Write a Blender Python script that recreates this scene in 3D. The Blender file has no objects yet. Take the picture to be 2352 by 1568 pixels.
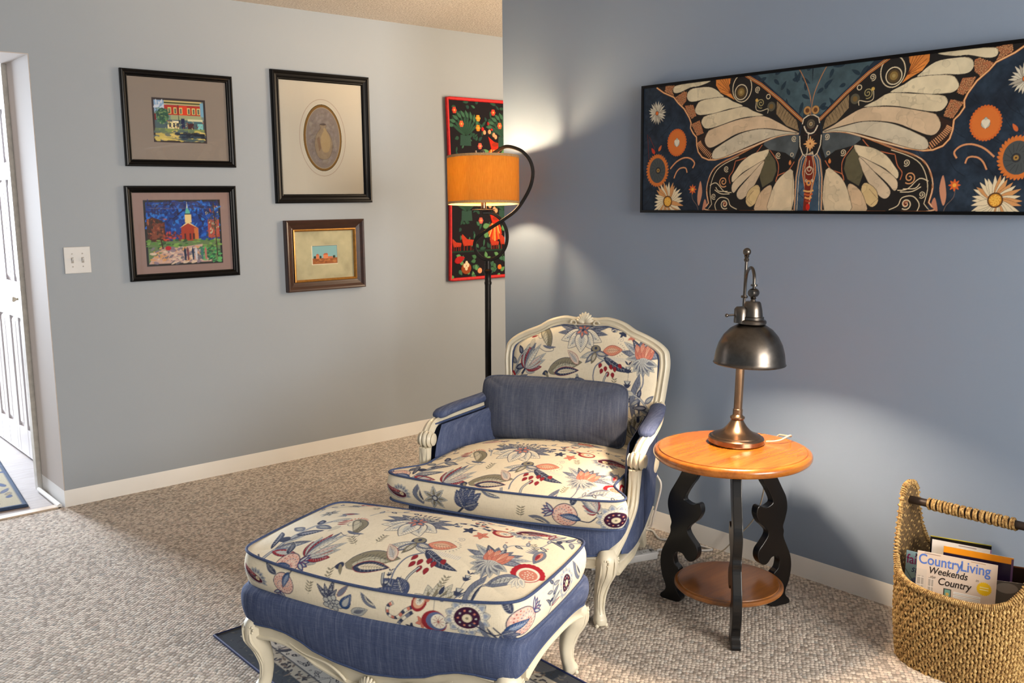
import bpy, bmesh, math, random
import numpy as np
from mathutils import Vector, Matrix

random.seed(7)
RNG = np.random.RandomState(11)
scene = bpy.context.scene
COL = scene.collection
PI = math.pi

# ------------------------------------------------------------------ camera
cam_d = bpy.data.cameras.new('camera')
cam_d.sensor_width = 36.0
cam_d.lens = 33.0
cam_d.clip_start = 0.05
cam = bpy.data.objects.new('camera', cam_d)
COL.objects.link(cam)
_F = Vector((0.64940724, 0.74526615, -0.15115751))
_R = Vector((0.75297733, -0.65798282, -0.009152))
_U = Vector((0.10627972, 0.1078748, 0.98846732))
M = Matrix.Identity(4)
for i in range(3):
    M[i][0] = _R[i]; M[i][1] = _U[i]; M[i][2] = -_F[i]
M[2][3] = 1.44
cam.matrix_world = M
scene.camera = cam
scene.view_settings.view_transform = 'Standard'
scene.view_settings.look = 'None'
scene.view_settings.gamma = 1.0
scene.view_settings.use_curve_mapping = False
scene.view_settings.exposure = 0.0

# ------------------------------------------------------------------ light
world = bpy.data.worlds.new('daylight'); scene.world = world
world.use_nodes = True
bg = world.node_tree.nodes['Background']
bg.inputs['Color'].default_value = (0.74, 0.88, 1.0, 1)
bg.inputs['Strength'].default_value = 0.27

def area(name, loc, target, sx, sy, power, color):
    d = bpy.data.lights.new(name, 'AREA'); d.shape = 'RECTANGLE'
    d.size = sx; d.size_y = sy; d.energy = power; d.color = color
    o = bpy.data.objects.new(name, d); COL.objects.link(o)
    o.location = loc
    o.rotation_euler = (Vector(target) - Vector(loc)).to_track_quat('-Z', 'Y').to_euler()
    return o
area('window_fill', (1.9, -2.15, 1.6), (2.1, 4.6, 1.0), 2.0, 1.4, 205, (1.0, 0.93, 0.84))  # unseen fill from behind the camera, placed and tinted for the picture wall
area('passage_fill', (4.45, 3.1, 1.7), (3.4, 4.65, 1.5), 0.8, 1.4, 50, (1.0, 0.77, 0.53))  # added warm fill, out of view, brightens the right end of the picture wall
area('entry_daylight', (0.62, 11.0, 1.45), (0.68, 4.0, 0.0), 1.4, 2.1, 1350, (0.80, 0.89, 1.0))
area('hall_side_fill', (-0.9, 6.4, 1.5), (1.3, 6.0, 1.2), 1.2, 1.6, 9, (1.0, 0.96, 0.95))  # added unseen fill that brightens the closet door

# ------------------------------------------------------------------ helpers
def S(c, a=1.0):
    out = []
    for v in c[:3]:
        v = v / 255.0
        out.append(v / 12.92 if v <= 0.04045 else ((v + 0.055) / 1.055) ** 2.4)
    return tuple(out) + (a,)

class NT:
    def __init__(s, name):
        s.m = bpy.data.materials.new(name); s.m.use_nodes = True
        s.t = s.m.node_tree; s.b = s.t.nodes['Principled BSDF']
        s.out = s.t.nodes['Material Output']
    def n(s, typ, **kw):
        nd = s.t.nodes.new(typ)
        for k, v in kw.items():
            if k in nd.inputs: nd.inputs[k].default_value = v
            else: setattr(nd, k, v)
        return nd
    def l(s, a, b): s.t.links.new(a, b)
    def coord(s, scale=(1, 1, 1), rot=(0, 0, 0), kind='Object'):
        tc = s.n('ShaderNodeTexCoord'); mp = s.n('ShaderNodeMapping')
        mp.inputs['Scale'].default_value = scale; mp.inputs['Rotation'].default_value = rot
        s.l(tc.outputs[kind], mp.inputs['Vector']); return mp.outputs['Vector']
    def noise(s, vec, scale, detail=3, rough=0.5):
        nd = s.n('ShaderNodeTexNoise'); nd.inputs['Scale'].default_value = scale
        nd.inputs['Detail'].default_value = detail; nd.inputs['Roughness'].default_value = rough
        s.l(vec, nd.inputs['Vector']); return nd.outputs['Fac']
    def ramp(s, fac, stops):
        r = s.n('ShaderNodeValToRGB'); e = r.color_ramp.elements
        while len(e) > 1: e.remove(e[-1])
        e[0].position, e[0].color = stops[0]
        for p, c in stops[1:]:
            x = e.new(p); x.color = c
        s.l(fac, r.inputs['Fac']); return r.outputs['Color']
    def mix(s, fac, a, b, mode='MIX'):
        m = s.n('ShaderNodeMix'); m.data_type = 'RGBA'; m.blend_type = mode
        if isinstance(fac, float): m.inputs[0].default_value = fac
        else: s.l(fac, m.inputs[0])
        for i, v in ((6, a), (7, b)):
            if isinstance(v, tuple): m.inputs[i].default_value = v
            else: s.l(v, m.inputs[i])
        return m.outputs[2]
    def bump(s, h, strength, dist, prev=None):
        b = s.n('ShaderNodeBump'); b.inputs['Strength'].default_value = strength
        b.inputs['Distance'].default_value = dist
        s.l(h, b.inputs['Height'])
        if prev is not None: s.l(prev, b.inputs['Normal'])
        return b.outputs['Normal']
    def fin(s, color=None, rough=0.5, metal=0.0, normal=None, coat=0.0, spec=None):
        if isinstance(color, tuple): s.b.inputs['Base Color'].default_value = color
        elif color is not None: s.l(color, s.b.inputs['Base Color'])
        s.b.inputs['Roughness'].default_value = rough
        s.b.inputs['Metallic'].default_value = metal
        s.b.inputs['Coat Weight'].default_value = coat
        s.b.inputs['Coat Roughness'].default_value = 0.15
        if spec is not None: s.b.inputs['Specular IOR Level'].default_value = spec
        if normal is not None: s.l(normal, s.b.inputs['Normal'])
        return s.m

def simple(name, rgb, rough=0.5, metal=0.0, var=0.06, vs=30.0, bs=0.0, bsc=200.0, bd=0.001, coat=0.0):
    k = NT(name); v = k.coord()
    n = k.noise(v, vs, 4)
    c = S(rgb); lo = tuple(max(0, x * (1 - var * 2)) for x in c[:3]) + (1,); hi = tuple(min(1, x * (1 + var * 2)) for x in c[:3]) + (1,)
    col = k.ramp(n, [(0.3, lo), (0.7, hi)])
    nm = k.bump(k.noise(v, bsc, 2), bs, bd) if bs else None
    return k.fin(col, rough, metal, nm, coat)

def paint_mat(name, rgb):
    k = NT(name); v = k.coord()
    c = S(rgb)
    col = k.mix(k.noise(v, 1.3, 2), tuple(x * 0.97 for x in c[:3]) + (1,), tuple(min(1, x * 1.03) for x in c[:3]) + (1,))
    nm = k.bump(k.noise(v, 420, 3, 0.6), 0.25, 0.0008)
    return k.fin(col, 0.72, 0, nm, 0, 0.3)

def carpet_mat():
    k = NT('berber_carpet'); v = k.coord((1, 1, 1), (0, 0, -0.60))
    wob = k.n('ShaderNodeTexNoise'); wob.inputs['Scale'].default_value = 18; k.l(v, wob.inputs['Vector'])
    vm = k.n('ShaderNodeVectorMath', operation='MULTIPLY_ADD')
    k.l(wob.outputs['Color'], vm.inputs[0]); vm.inputs[1].default_value = (0.012, 0.012, 0); k.l(v, vm.inputs[2])
    sc = k.n('ShaderNodeMapping'); sc.inputs['Scale'].default_value = (66, 84, 1); k.l(vm.outputs[0], sc.inputs['Vector'])
    vo = k.n('ShaderNodeTexVoronoi'); vo.voronoi_dimensions = '2D'; vo.inputs['Scale'].default_value = 1.0
    vo.inputs['Randomness'].default_value = 0.36; k.l(sc.outputs[0], vo.inputs['Vector'])
    sep = k.n('ShaderNodeSeparateColor'); k.l(vo.outputs['Color'], sep.inputs[0])
    col = k.ramp(sep.outputs[0], [(0.0, S((166, 157, 148))), (0.16, S((192, 184, 174))), (0.40, S((224, 216, 206))),
                                  (0.62, S((242, 235, 224))), (0.82, S((216, 202, 192))), (0.93, S((176, 176, 172))), (1.0, S((252, 247, 238)))])
    gap = k.ramp(vo.outputs['Distance'], [(0.40, (0, 0, 0, 1)), (0.62, (1, 1, 1, 1))])
    fleck = k.ramp(k.noise(v, 420, 2, 0.6), [(0.35, S((206, 198, 190))), (0.65, (1, 1, 1, 1))])
    col = k.mix(0.8, col, fleck, 'MULTIPLY')
    col = k.mix(gap, col, S((146, 138, 130)))
    patch = k.noise(v, 2.2, 3)
    col = k.mix(patch, k.mix(0.10, col, S((120, 112, 100))), col)
    inv = k.n('ShaderNodeMath', operation='SUBTRACT'); inv.inputs[0].default_value = 1.0; k.l(vo.outputs['Distance'], inv.inputs[1])
    n1 = k.bump(inv.outputs[0], 0.6, 0.006)
    n2 = k.bump(k.noise(v, 900, 2), 0.5, 0.002, n1)
    return k.fin(col, 0.95, 0, n2, 0, 0.1)

def linen_mat(name, base, lo, hi, rot=0.0, sx=1.0):
    k = NT(name)
    a = k.noise(k.coord((30, 420, 420)), 1.0, 3, 0.7)
    b = k.noise(k.coord((420, 30, 30)), 1.0, 3, 0.7)
    c1 = k.ramp(a, [(0.30, S(lo)), (0.5, S(base)), (0.72, S(hi))])
    c2 = k.ramp(b, [(0.30, S(lo)), (0.5, S(base)), (0.72, S(hi))])
    c = k.mix(0.42, c1, c2)
    st = k.noise(k.coord((7, 260, 7)), 1.0, 4, 0.75); st2 = k.noise(k.coord((150, 9, 9)), 1.0, 4, 0.75)
    c = k.mix(0.55, c, k.ramp(st2, [(0.30, S(lo)), (0.52, S(base)), (0.74, S(hi))]))
    c = k.mix(k.noise(k.coord(), 7, 3), k.mix(0.22, c, S(lo)), c)
    add = k.n('ShaderNodeMath', operation='ADD'); k.l(a, add.inputs[0]); k.l(b, add.inputs[1])
    return k.fin(c, 0.88, 0, k.bump(add.outputs[0], 0.5, 0.0012), 0, 0.15)

def attr_mat(name, rough=0.8, weave=0.0, coat=0.0, mottle=0.0, puff=0.0):
    k = NT(name)
    at = k.n('ShaderNodeAttribute'); at.attribute_name = 'Col'
    col = at.outputs['Color']
    if mottle:
        nz = k.noise(k.coord(), 22, 4, 0.6)
        col = k.mix(nz, k.mix(mottle, col, (0.02, 0.02, 0.02, 1)), col)
    nm = None
    if weave:
        a = k.noise(k.coord((60, 700, 700)), 1.0, 2, 0.6); b = k.noise(k.coord((700, 60, 60)), 1.0, 2, 0.6)
        add = k.n('ShaderNodeMath', operation='ADD'); k.l(a, add.inputs[0]); k.l(b, add.inputs[1])
        nm = k.bump(add.outputs[0], weave, 0.0010)
        tint = k.ramp(add.outputs[0], [(0.75, (0.90, 0.89, 0.86, 1)), (1.2, (1, 1, 1, 1))])
        col = k.mix(1.0, col, tint, 'MULTIPLY')
    return k.fin(col, rough, 0, nm, coat, 0.2)

def wood_mat(name, c0, c1, c2, scale=(1.2, 14, 14), rough=0.28, coat=0.4, rot=(0, 0, 0.5)):
    k = NT(name); v = k.coord(scale, rot)
    n = k.noise(v, 1.6, 5, 0.6)
    n2 = k.noise(v, 7.0, 4, 0.7)
    m = k.mix(0.35, n, n2)
    col = k.ramp(m, [(0.25, S(c0)), (0.5, S(c1)), (0.78, S(c2))])
    return k.fin(col, rough, 0, None, coat)

def link(o, parent=None):
    COL.objects.link(o)
    if parent is not None: o.parent = parent
    return o
def tag(o, label, cat, group=None, kind=None):
    o['label'] = label; o['category'] = cat
    if group: o['group'] = group
    if kind: o['kind'] = kind
    return o
def thing(name, label, cat, loc=(0, 0, 0), rz=0.0, group=None, rot=None):
    o = bpy.data.objects.new(name, None); COL.objects.link(o)
    o.empty_display_size = 0.1
    o.location = loc; o.rotation_euler = rot if rot else (0, 0, rz)
    return tag(o, label, cat, group)
def struct(o):
    o['kind'] = 'structure'; return o

class MB:
    """collects verts and faces and becomes ONE mesh object"""
    def __init__(s): s.v = []; s.f = []; s.c = []
    def add(s, v, f):
        b = len(s.v); s.v += [tuple(map(float, p)) for p in v]; s.f += [tuple(i + b for i in q) for q in f]; return s
    def box(s, x0, y0, z0, x1, y1, z1):
        v = [(x0, y0, z0), (x1, y0, z0), (x1, y1, z0), (x0, y1, z0), (x0, y0, z1), (x1, y0, z1), (x1, y1, z1), (x0, y1, z1)]
        return s.add(v, [(0, 3, 2, 1), (4, 5, 6, 7), (0, 1, 5, 4), (1, 2, 6, 5), (2, 3, 7, 6), (3, 0, 4, 7)])
    def lathe(s, prof, n=32, c=(0, 0, 0), axis='z', cap=True):
        vs = []; fs = []
        for r, h in prof:
            for i in range(n):
                a = 2 * PI * i / n; x, y = r * math.cos(a), r * math.sin(a)
                p = (x, y, h) if axis == 'z' else ((h, x, y) if axis == 'x' else (x, h, y))
                vs.append((p[0] + c[0], p[1] + c[1], p[2] + c[2]))
        m = len(prof)
        for j in range(m - 1):
            for i in range(n):
                a, b = j * n + i, j * n + (i + 1) % n
                fs.append((a, b, b + n, a + n))
        if cap:
            fs.append(tuple(range(n - 1, -1, -1))); fs.append(tuple((m - 1) * n + i for i in range(n)))
        return s.add(vs, fs)
    def sweep(s, path, sec, closed=False, up=None, scales=None, cap=True):
        """path: points; sec: 2D section (a,b); a along side vector, b along up"""
        P = [Vector(p) for p in path]; n = len(P); k = len(sec); vs = []; fs = []
        prev = None
        for i in range(n):
            if closed: T = P[(i + 1) % n] - P[i - 1]
            else: T = P[min(i + 1, n - 1)] - P[max(i - 1, 0)]
            if T.length < 1e-9: T = Vector((0, 0, 1))
            T.normalize()
            if up is not None:
                U = Vector(up if not callable(up) else up(i)); B = T.cross(U)
                if B.length < 1e-6: B = T.orthogonal()
                B.normalize(); U = B.cross(T).normalized()
            else:
                if prev is None:
                    ref = Vector((0, 0, 1)) if abs(T.z) < 0.9 else Vector((1, 0, 0))
                    B = T.cross(ref).normalized()
                else:
                    B = (prev - T * prev.dot(T))
                    B = B.normalized() if B.length > 1e-6 else T.orthogonal().normalized()
                U = B.cross(T).normalized()
            prev = B
            sc = 1.0 if scales is None else scales[i]
            for a, b in sec:
                q = P[i] + B * (a * sc) + U * (b * sc); vs.append(tuple(q))
        m = n if closed else n - 1
        for i in range(m):
            for j in range(k):
                a, b = i * k + j, i * k + (j + 1) % k
                c2, d = ((i + 1) % n) * k + (j + 1) % k, ((i + 1) % n) * k + j
                fs.append((a, b, c2, d))
        if cap and not closed:
            fs.append(tuple(range(k - 1, -1, -1))); fs.append(tuple((n - 1) * k + j for j in range(k)))
        return s.add(vs, fs)
    def tube(s, path, r, n=10, closed=False, scales=None, flat=1.0, up=None):
        rr = r if not hasattr(r, '__len__') else 1.0
        sc = scales if not hasattr(r, '__len__') else list(r)
        return s.sweep(path, [(rr * math.cos(2 * PI * j / n), rr * flat * math.sin(2 * PI * j / n)) for j in range(n)], closed, up, sc)
    def ball(s, c, r, n=12, sq=(1, 1, 1), rot=None):
        vs = []; fs = []; m = n // 2
        R = rot if rot is not None else Matrix.Identity(3)
        for j in range(m + 1):
            t = PI * j / m
            for i in range(n):
                a = 2 * PI * i / n
                p = R @ Vector((r * sq[0] * math.sin(t) * math.cos(a), r * sq[1] * math.sin(t) * math.sin(a), r * sq[2] * math.cos(t)))
                vs.append((c[0] + p.x, c[1] + p.y, c[2] + p.z))
        for j in range(m):
            for i in range(n):
                a, b = j * n + i, j * n + (i + 1) % n
                fs.append((a, a + n, b + n, b))
        return s.add(vs, fs)
    def prism(s, pts, T):
        """pts 2D outline; T(a,b,side) -> 3D with side 0/1"""
        n = len(pts); v = [T(a, b, 0) for a, b in pts] + [T(a, b, 1) for a, b in pts]
        f = [tuple(range(n)), tuple(range(2 * n - 1, n - 1, -1))] + [(i, i + n, (i + 1) % n + n, (i + 1) % n) for i in range(n)]
        return s.add(v, f)
    def build(s, name, mat, parent=None, smooth=True, bevel=0.0, bseg=2, angle=40, sub=0, weld=False):
        me = bpy.data.meshes.new(name); me.from_pydata(s.v, [], s.f); me.validate(); 
        bm = bmesh.new(); bm.from_mesh(me)
        if weld: bmesh.ops.remove_doubles(bm, verts=bm.verts, dist=1e-5)
        bmesh.ops.recalc_face_normals(bm, faces=bm.faces); bm.to_mesh(me); bm.free()
        o = bpy.data.objects.new(name, me)
        if isinstance(mat, (list, tuple)):
            for q in mat: me.materials.append(q)
        else: me.materials.append(mat)
        link(o, parent)
        if bevel:
            b = o.modifiers.new('b', 'BEVEL'); b.width = bevel; b.segments = bseg; b.limit_method = 'ANGLE'; b.angle_limit = math.radians(35)
        if sub:
            b = o.modifiers.new('s', 'SUBSURF'); b.levels = sub; b.render_levels = sub
        if smooth:
            me.polygons.foreach_set('use_smooth', [True] * len(me.polygons))
            if angle < 180:
                try: me.set_sharp_from_angle(angle=math.radians(angle))
                except Exception: pass
        return o

def boxobj(name, x0, y0, z0, x1, y1, z1, mat, parent=None, bevel=0.0):
    return MB().box(x0, y0, z0, x1, y1, z1).build(name, mat, parent, smooth=False, bevel=bevel)

def gridmesh(name, X, Y, Z, mat, parent=None, col=None, wrap_u=False, flip=False):
    """X,Y,Z arrays (nv,nu); col (nv,nu,3) linear"""
    nv, nu = X.shape
    co = np.stack([X, Y, Z], -1).reshape(-1, 3).astype(np.float32)
    ju = nu if wrap_u else nu - 1
    a = (np.arange(nv - 1)[:, None] * nu + np.arange(ju)[None, :])
    b = (np.arange(nv - 1)[:, None] * nu + (np.arange(ju)[None, :] + 1) % nu)
    q = np.stack([a, b, b + nu, a + nu], -1).reshape(-1, 4)
    if flip: q = q[:, ::-1]
    me = bpy.data.meshes.new(name); nf = len(q)
    me.vertices.add(len(co)); me.vertices.foreach_set('co', co.ravel())
    me.loops.add(nf * 4); me.loops.foreach_set('vertex_index', np.ascontiguousarray(q).astype(np.int32).ravel())
    me.polygons.add(nf); me.polygons.foreach_set('loop_start', (np.arange(nf) * 4).astype(np.int32))
    try: me.polygons.foreach_set('loop_total', np.full(nf, 4, np.int32))
    except Exception: pass
    me.polygons.foreach_set('use_smooth', np.ones(nf, bool))
    me.update(calc_edges=True)
    if col is not None:
        at = me.color_attributes.new('Col', 'FLOAT_COLOR', 'POINT')
        c4 = np.ones((len(co), 4), np.float32); c4[:, :3] = col.reshape(-1, 3)
        at.data.foreach_set('color', c4.ravel())
    me.materials.append(mat)
    o = bpy.data.objects.new(name, me); return link(o, parent)

# ------------------------------------------------------------------ painter: vector shapes rasterised to a colour grid
def lin(c): return np.array(S(c)[:3], np.float32)
def vnoise(h, w, cell, seed=0):
    r = np.random.RandomState(seed); gh, gw = int(h / cell) + 3, int(w / cell) + 3
    g = r.rand(gh, gw).astype(np.float32)
    y = np.arange(h) / cell; x = np.arange(w) / cell
    iy = y.astype(int); ix = x.astype(int); fy = y - iy; fx = x - ix
    fy = (fy * fy * (3 - 2 * fy))[:, None]; fx = (fx * fx * (3 - 2 * fx))[None, :]
    A = g[iy][:, ix]; B = g[iy][:, ix + 1]; C = g[iy + 1][:, ix]; D = g[iy + 1][:, ix + 1]
    return (A * (1 - fx) + B * fx) * (1 - fy) + (C * (1 - fx) + D * fx) * fy
def fbm(h, w, cell, seed=0, oct=4):
    o = np.zeros((h, w), np.float32); a = 0.5; t = 0
    for i in range(oct):
        o += a * vnoise(h, w, max(1.01, cell / 2 ** i), seed + i); t += a; a *= 0.55
    return o / t
class Paint:
    """canvas in metres, x right, y up; every call fills a shape over what is there"""
    def __init__(s, x0, y0, x1, y1, res, bgc, ss=2):
        s.x0, s.y0, s.res, s.ss = x0, y0, res, ss
        s.w = int(round((x1 - x0) / res)) + 1; s.h = int(round((y1 - y0) / res)) + 1
        s.W, s.H = s.w * ss, s.h * ss; s.p = res / ss
        s.a = np.empty((s.H, s.W, 3), np.float32); s.a[:] = lin(bgc)
        s.ox = x0 - res / 2; s.oy = y0 - res / 2
        s.T = None
    def px(s, pts):
        q = np.array(pts, float)
        if s.T is not None: q = s.T(q)
        return (q - [s.ox, s.oy]) / s.p
    def mask(s, q):
        x0 = max(0, int(q[:, 0].min())); x1 = min(s.W, int(q[:, 0].max()) + 2)
        y0 = max(0, int(q[:, 1].min())); y1 = min(s.H, int(q[:, 1].max()) + 2)
        if x1 <= x0 or y1 <= y0: return None
        X = np.arange(x0, x1) + 0.5; Y = (np.arange(y0, y1) + 0.5)
        m = np.zeros((y1 - y0, x1 - x0), bool)
        n = len(q)
        for i in range(n):
            ax, ay = q[i]; bx, by = q[(i + 1) % n]
            if ay == by: continue
            lo, hi = (ay, by) if ay < by else (by, ay)
            r0 = max(0, int(math.ceil(lo - 0.5 - y0))); r1 = min(len(Y), int(math.ceil(hi - 0.5 - y0)))
            if r1 <= r0: continue
            xs = ax + (Y[r0:r1] - ay) * (bx - ax) / (by - ay)
            m[r0:r1] ^= X[None, :] > xs[:, None]
        return y0, y1, x0, x1, m
    def poly(s, pts, c, mod=None, alpha=1.0):
        r = s.mask(s.px(pts))
        if r is None: return
        y0, y1, x0, x1, m = r; sub = s.a[y0:y1, x0:x1]
        cc = lin(c)
        if mod is not None:
            f = mod[y0:y1, x0:x1][m][:, None]; val = cc * f
        else: val = cc
        sub[m] = sub[m] * (1 - alpha) + val * alpha
    def line(s, pts, w, c, closed=False, alpha=1.0, taper=False):
        q = np.array(pts, float)
        if closed: q = np.vstack([q, q[:1]])
        d = np.gradient(q, axis=0); n = np.stack([-d[:, 1], d[:, 0]], 1); l = np.hypot(n[:, 0], n[:, 1]); l[l == 0] = 1; n /= l[:, None]
        ww = np.full(len(q), w / 2.0)
        if taper: ww *= np.linspace(1, 0.15, len(q))
        for i in range(len(q) - 1):
            s.poly([q[i] + n[i] * ww[i], q[i + 1] + n[i + 1] * ww[i + 1], q[i + 1] - n[i + 1] * ww[i + 1], q[i] - n[i] * ww[i]], c, alpha=alpha)
    def disc(s, x, y, r, c, ry=None, n=22, a=0.0, alpha=1.0):
        ry = ry or r; t = np.linspace(0, 2 * PI, n, endpoint=False)
        px, py = r * np.cos(t), ry * np.sin(t); ca, sa = math.cos(a), math.sin(a)
        s.poly(np.stack([x + px * ca - py * sa, y + px * sa + py * ca], 1), c, alpha=alpha)
    def ring(s, x, y, r, w, c, ry=None, a0=0, a1=2 * PI, n=28):
        ry = ry or r; t = np.linspace(a0, a1, n); s.line(np.stack([x + r * np.cos(t), y + ry * np.sin(t)], 1), w, c)
    def spiral(s, x, y, r, w, c, turns=1.6, a0=0.0, sg=1):
        t = np.linspace(0, 1, 34); rr = r * (0.12 + 0.88 * t); an = a0 + sg * turns * 2 * PI * t
        s.line(np.stack([x + rr * np.cos(an), y + rr * np.sin(an)], 1), w, c)
    hatch = False
    def petal(s, x, y, L, W, ang, fill, edge=None, ew=0.0016, curve=0.0, inner=None, tip=1.0, vein=None):
        if s.hatch: ew *= .75
        def shape(L, W, off=0.0):
            t = np.linspace(0, 1, 15); wv = W * np.sin(PI * t ** (0.75 * tip)) ** 0.85
            xs = off + t * L; b = curve * L * np.sin(PI * t) ** 1 * 0.5 + curve * L * t * t
            up = np.stack([xs, b + wv / 2], 1); dn = np.stack([xs, b - wv / 2], 1)[::-1]
            return np.vstack([up, dn])
        ca, sa = math.cos(ang), math.sin(ang); R = np.array([[ca, sa], [-sa, ca]])
        if edge is not None: s.poly(shape(L + 2 * ew, W + 2.2 * ew, -ew) @ R + [x, y], edge)
        s.poly(shape(L, W) @ R + [x, y], fill)
        if inner is not None: s.poly(shape(L * 0.66, W * 0.5, L * 0.14) @ R + [x, y], inner)
        if s.hatch and L > .045 and W > .016:
            dark = tuple(int(v_ * .52) for v_ in fill) if sum(fill) > 330 else (176, 178, 184)
            t = np.linspace(0.10, 0.90, 9); b = curve * L * np.sin(PI * t) * 0.5 + curve * L * t * t; mid = np.stack([t * L, b], 1)
            s.line(mid @ R + [x, y], 0.0011, dark)
            for j in range(1, 8):
                wv = W * .40 * math.sin(PI * t[j] ** (0.75 * tip)) ** .85
                for d in (-1, 1): s.line(np.array([mid[j], [mid[j][0] + wv * .8, mid[j][1] + d * wv]]) @ R + [x, y], 0.0009, dark)
        if vein is not None:
            t = np.linspace(0.05, 0.85, 8); b = curve * L * np.sin(PI * t) * 0.5 + curve * L * t * t
            s.line(np.stack([t * L, b], 1) @ R + [x, y], 0.0012, vein)
    def result(s):
        return s.a.reshape(s.h, s.ss, s.w, s.ss, 3).mean((1, 3))
    def sampler(s):
        im = s.result()
        def f(x, y):
            u = np.clip((x - s.x0) / s.res, 0, s.w - 1.001); v = np.clip((y - s.y0) / s.res, 0, s.h - 1.001)
            i = u.astype(int); j = v.astype(int); fu = (u - i)[..., None]; fv = (v - j)[..., None]
            return (im[j, i] * (1 - fu) + im[j, i + 1] * fu) * (1 - fv) + (im[j + 1, i] * (1 - fu) + im[j + 1, i + 1] * fu) * fv
        return f

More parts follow.
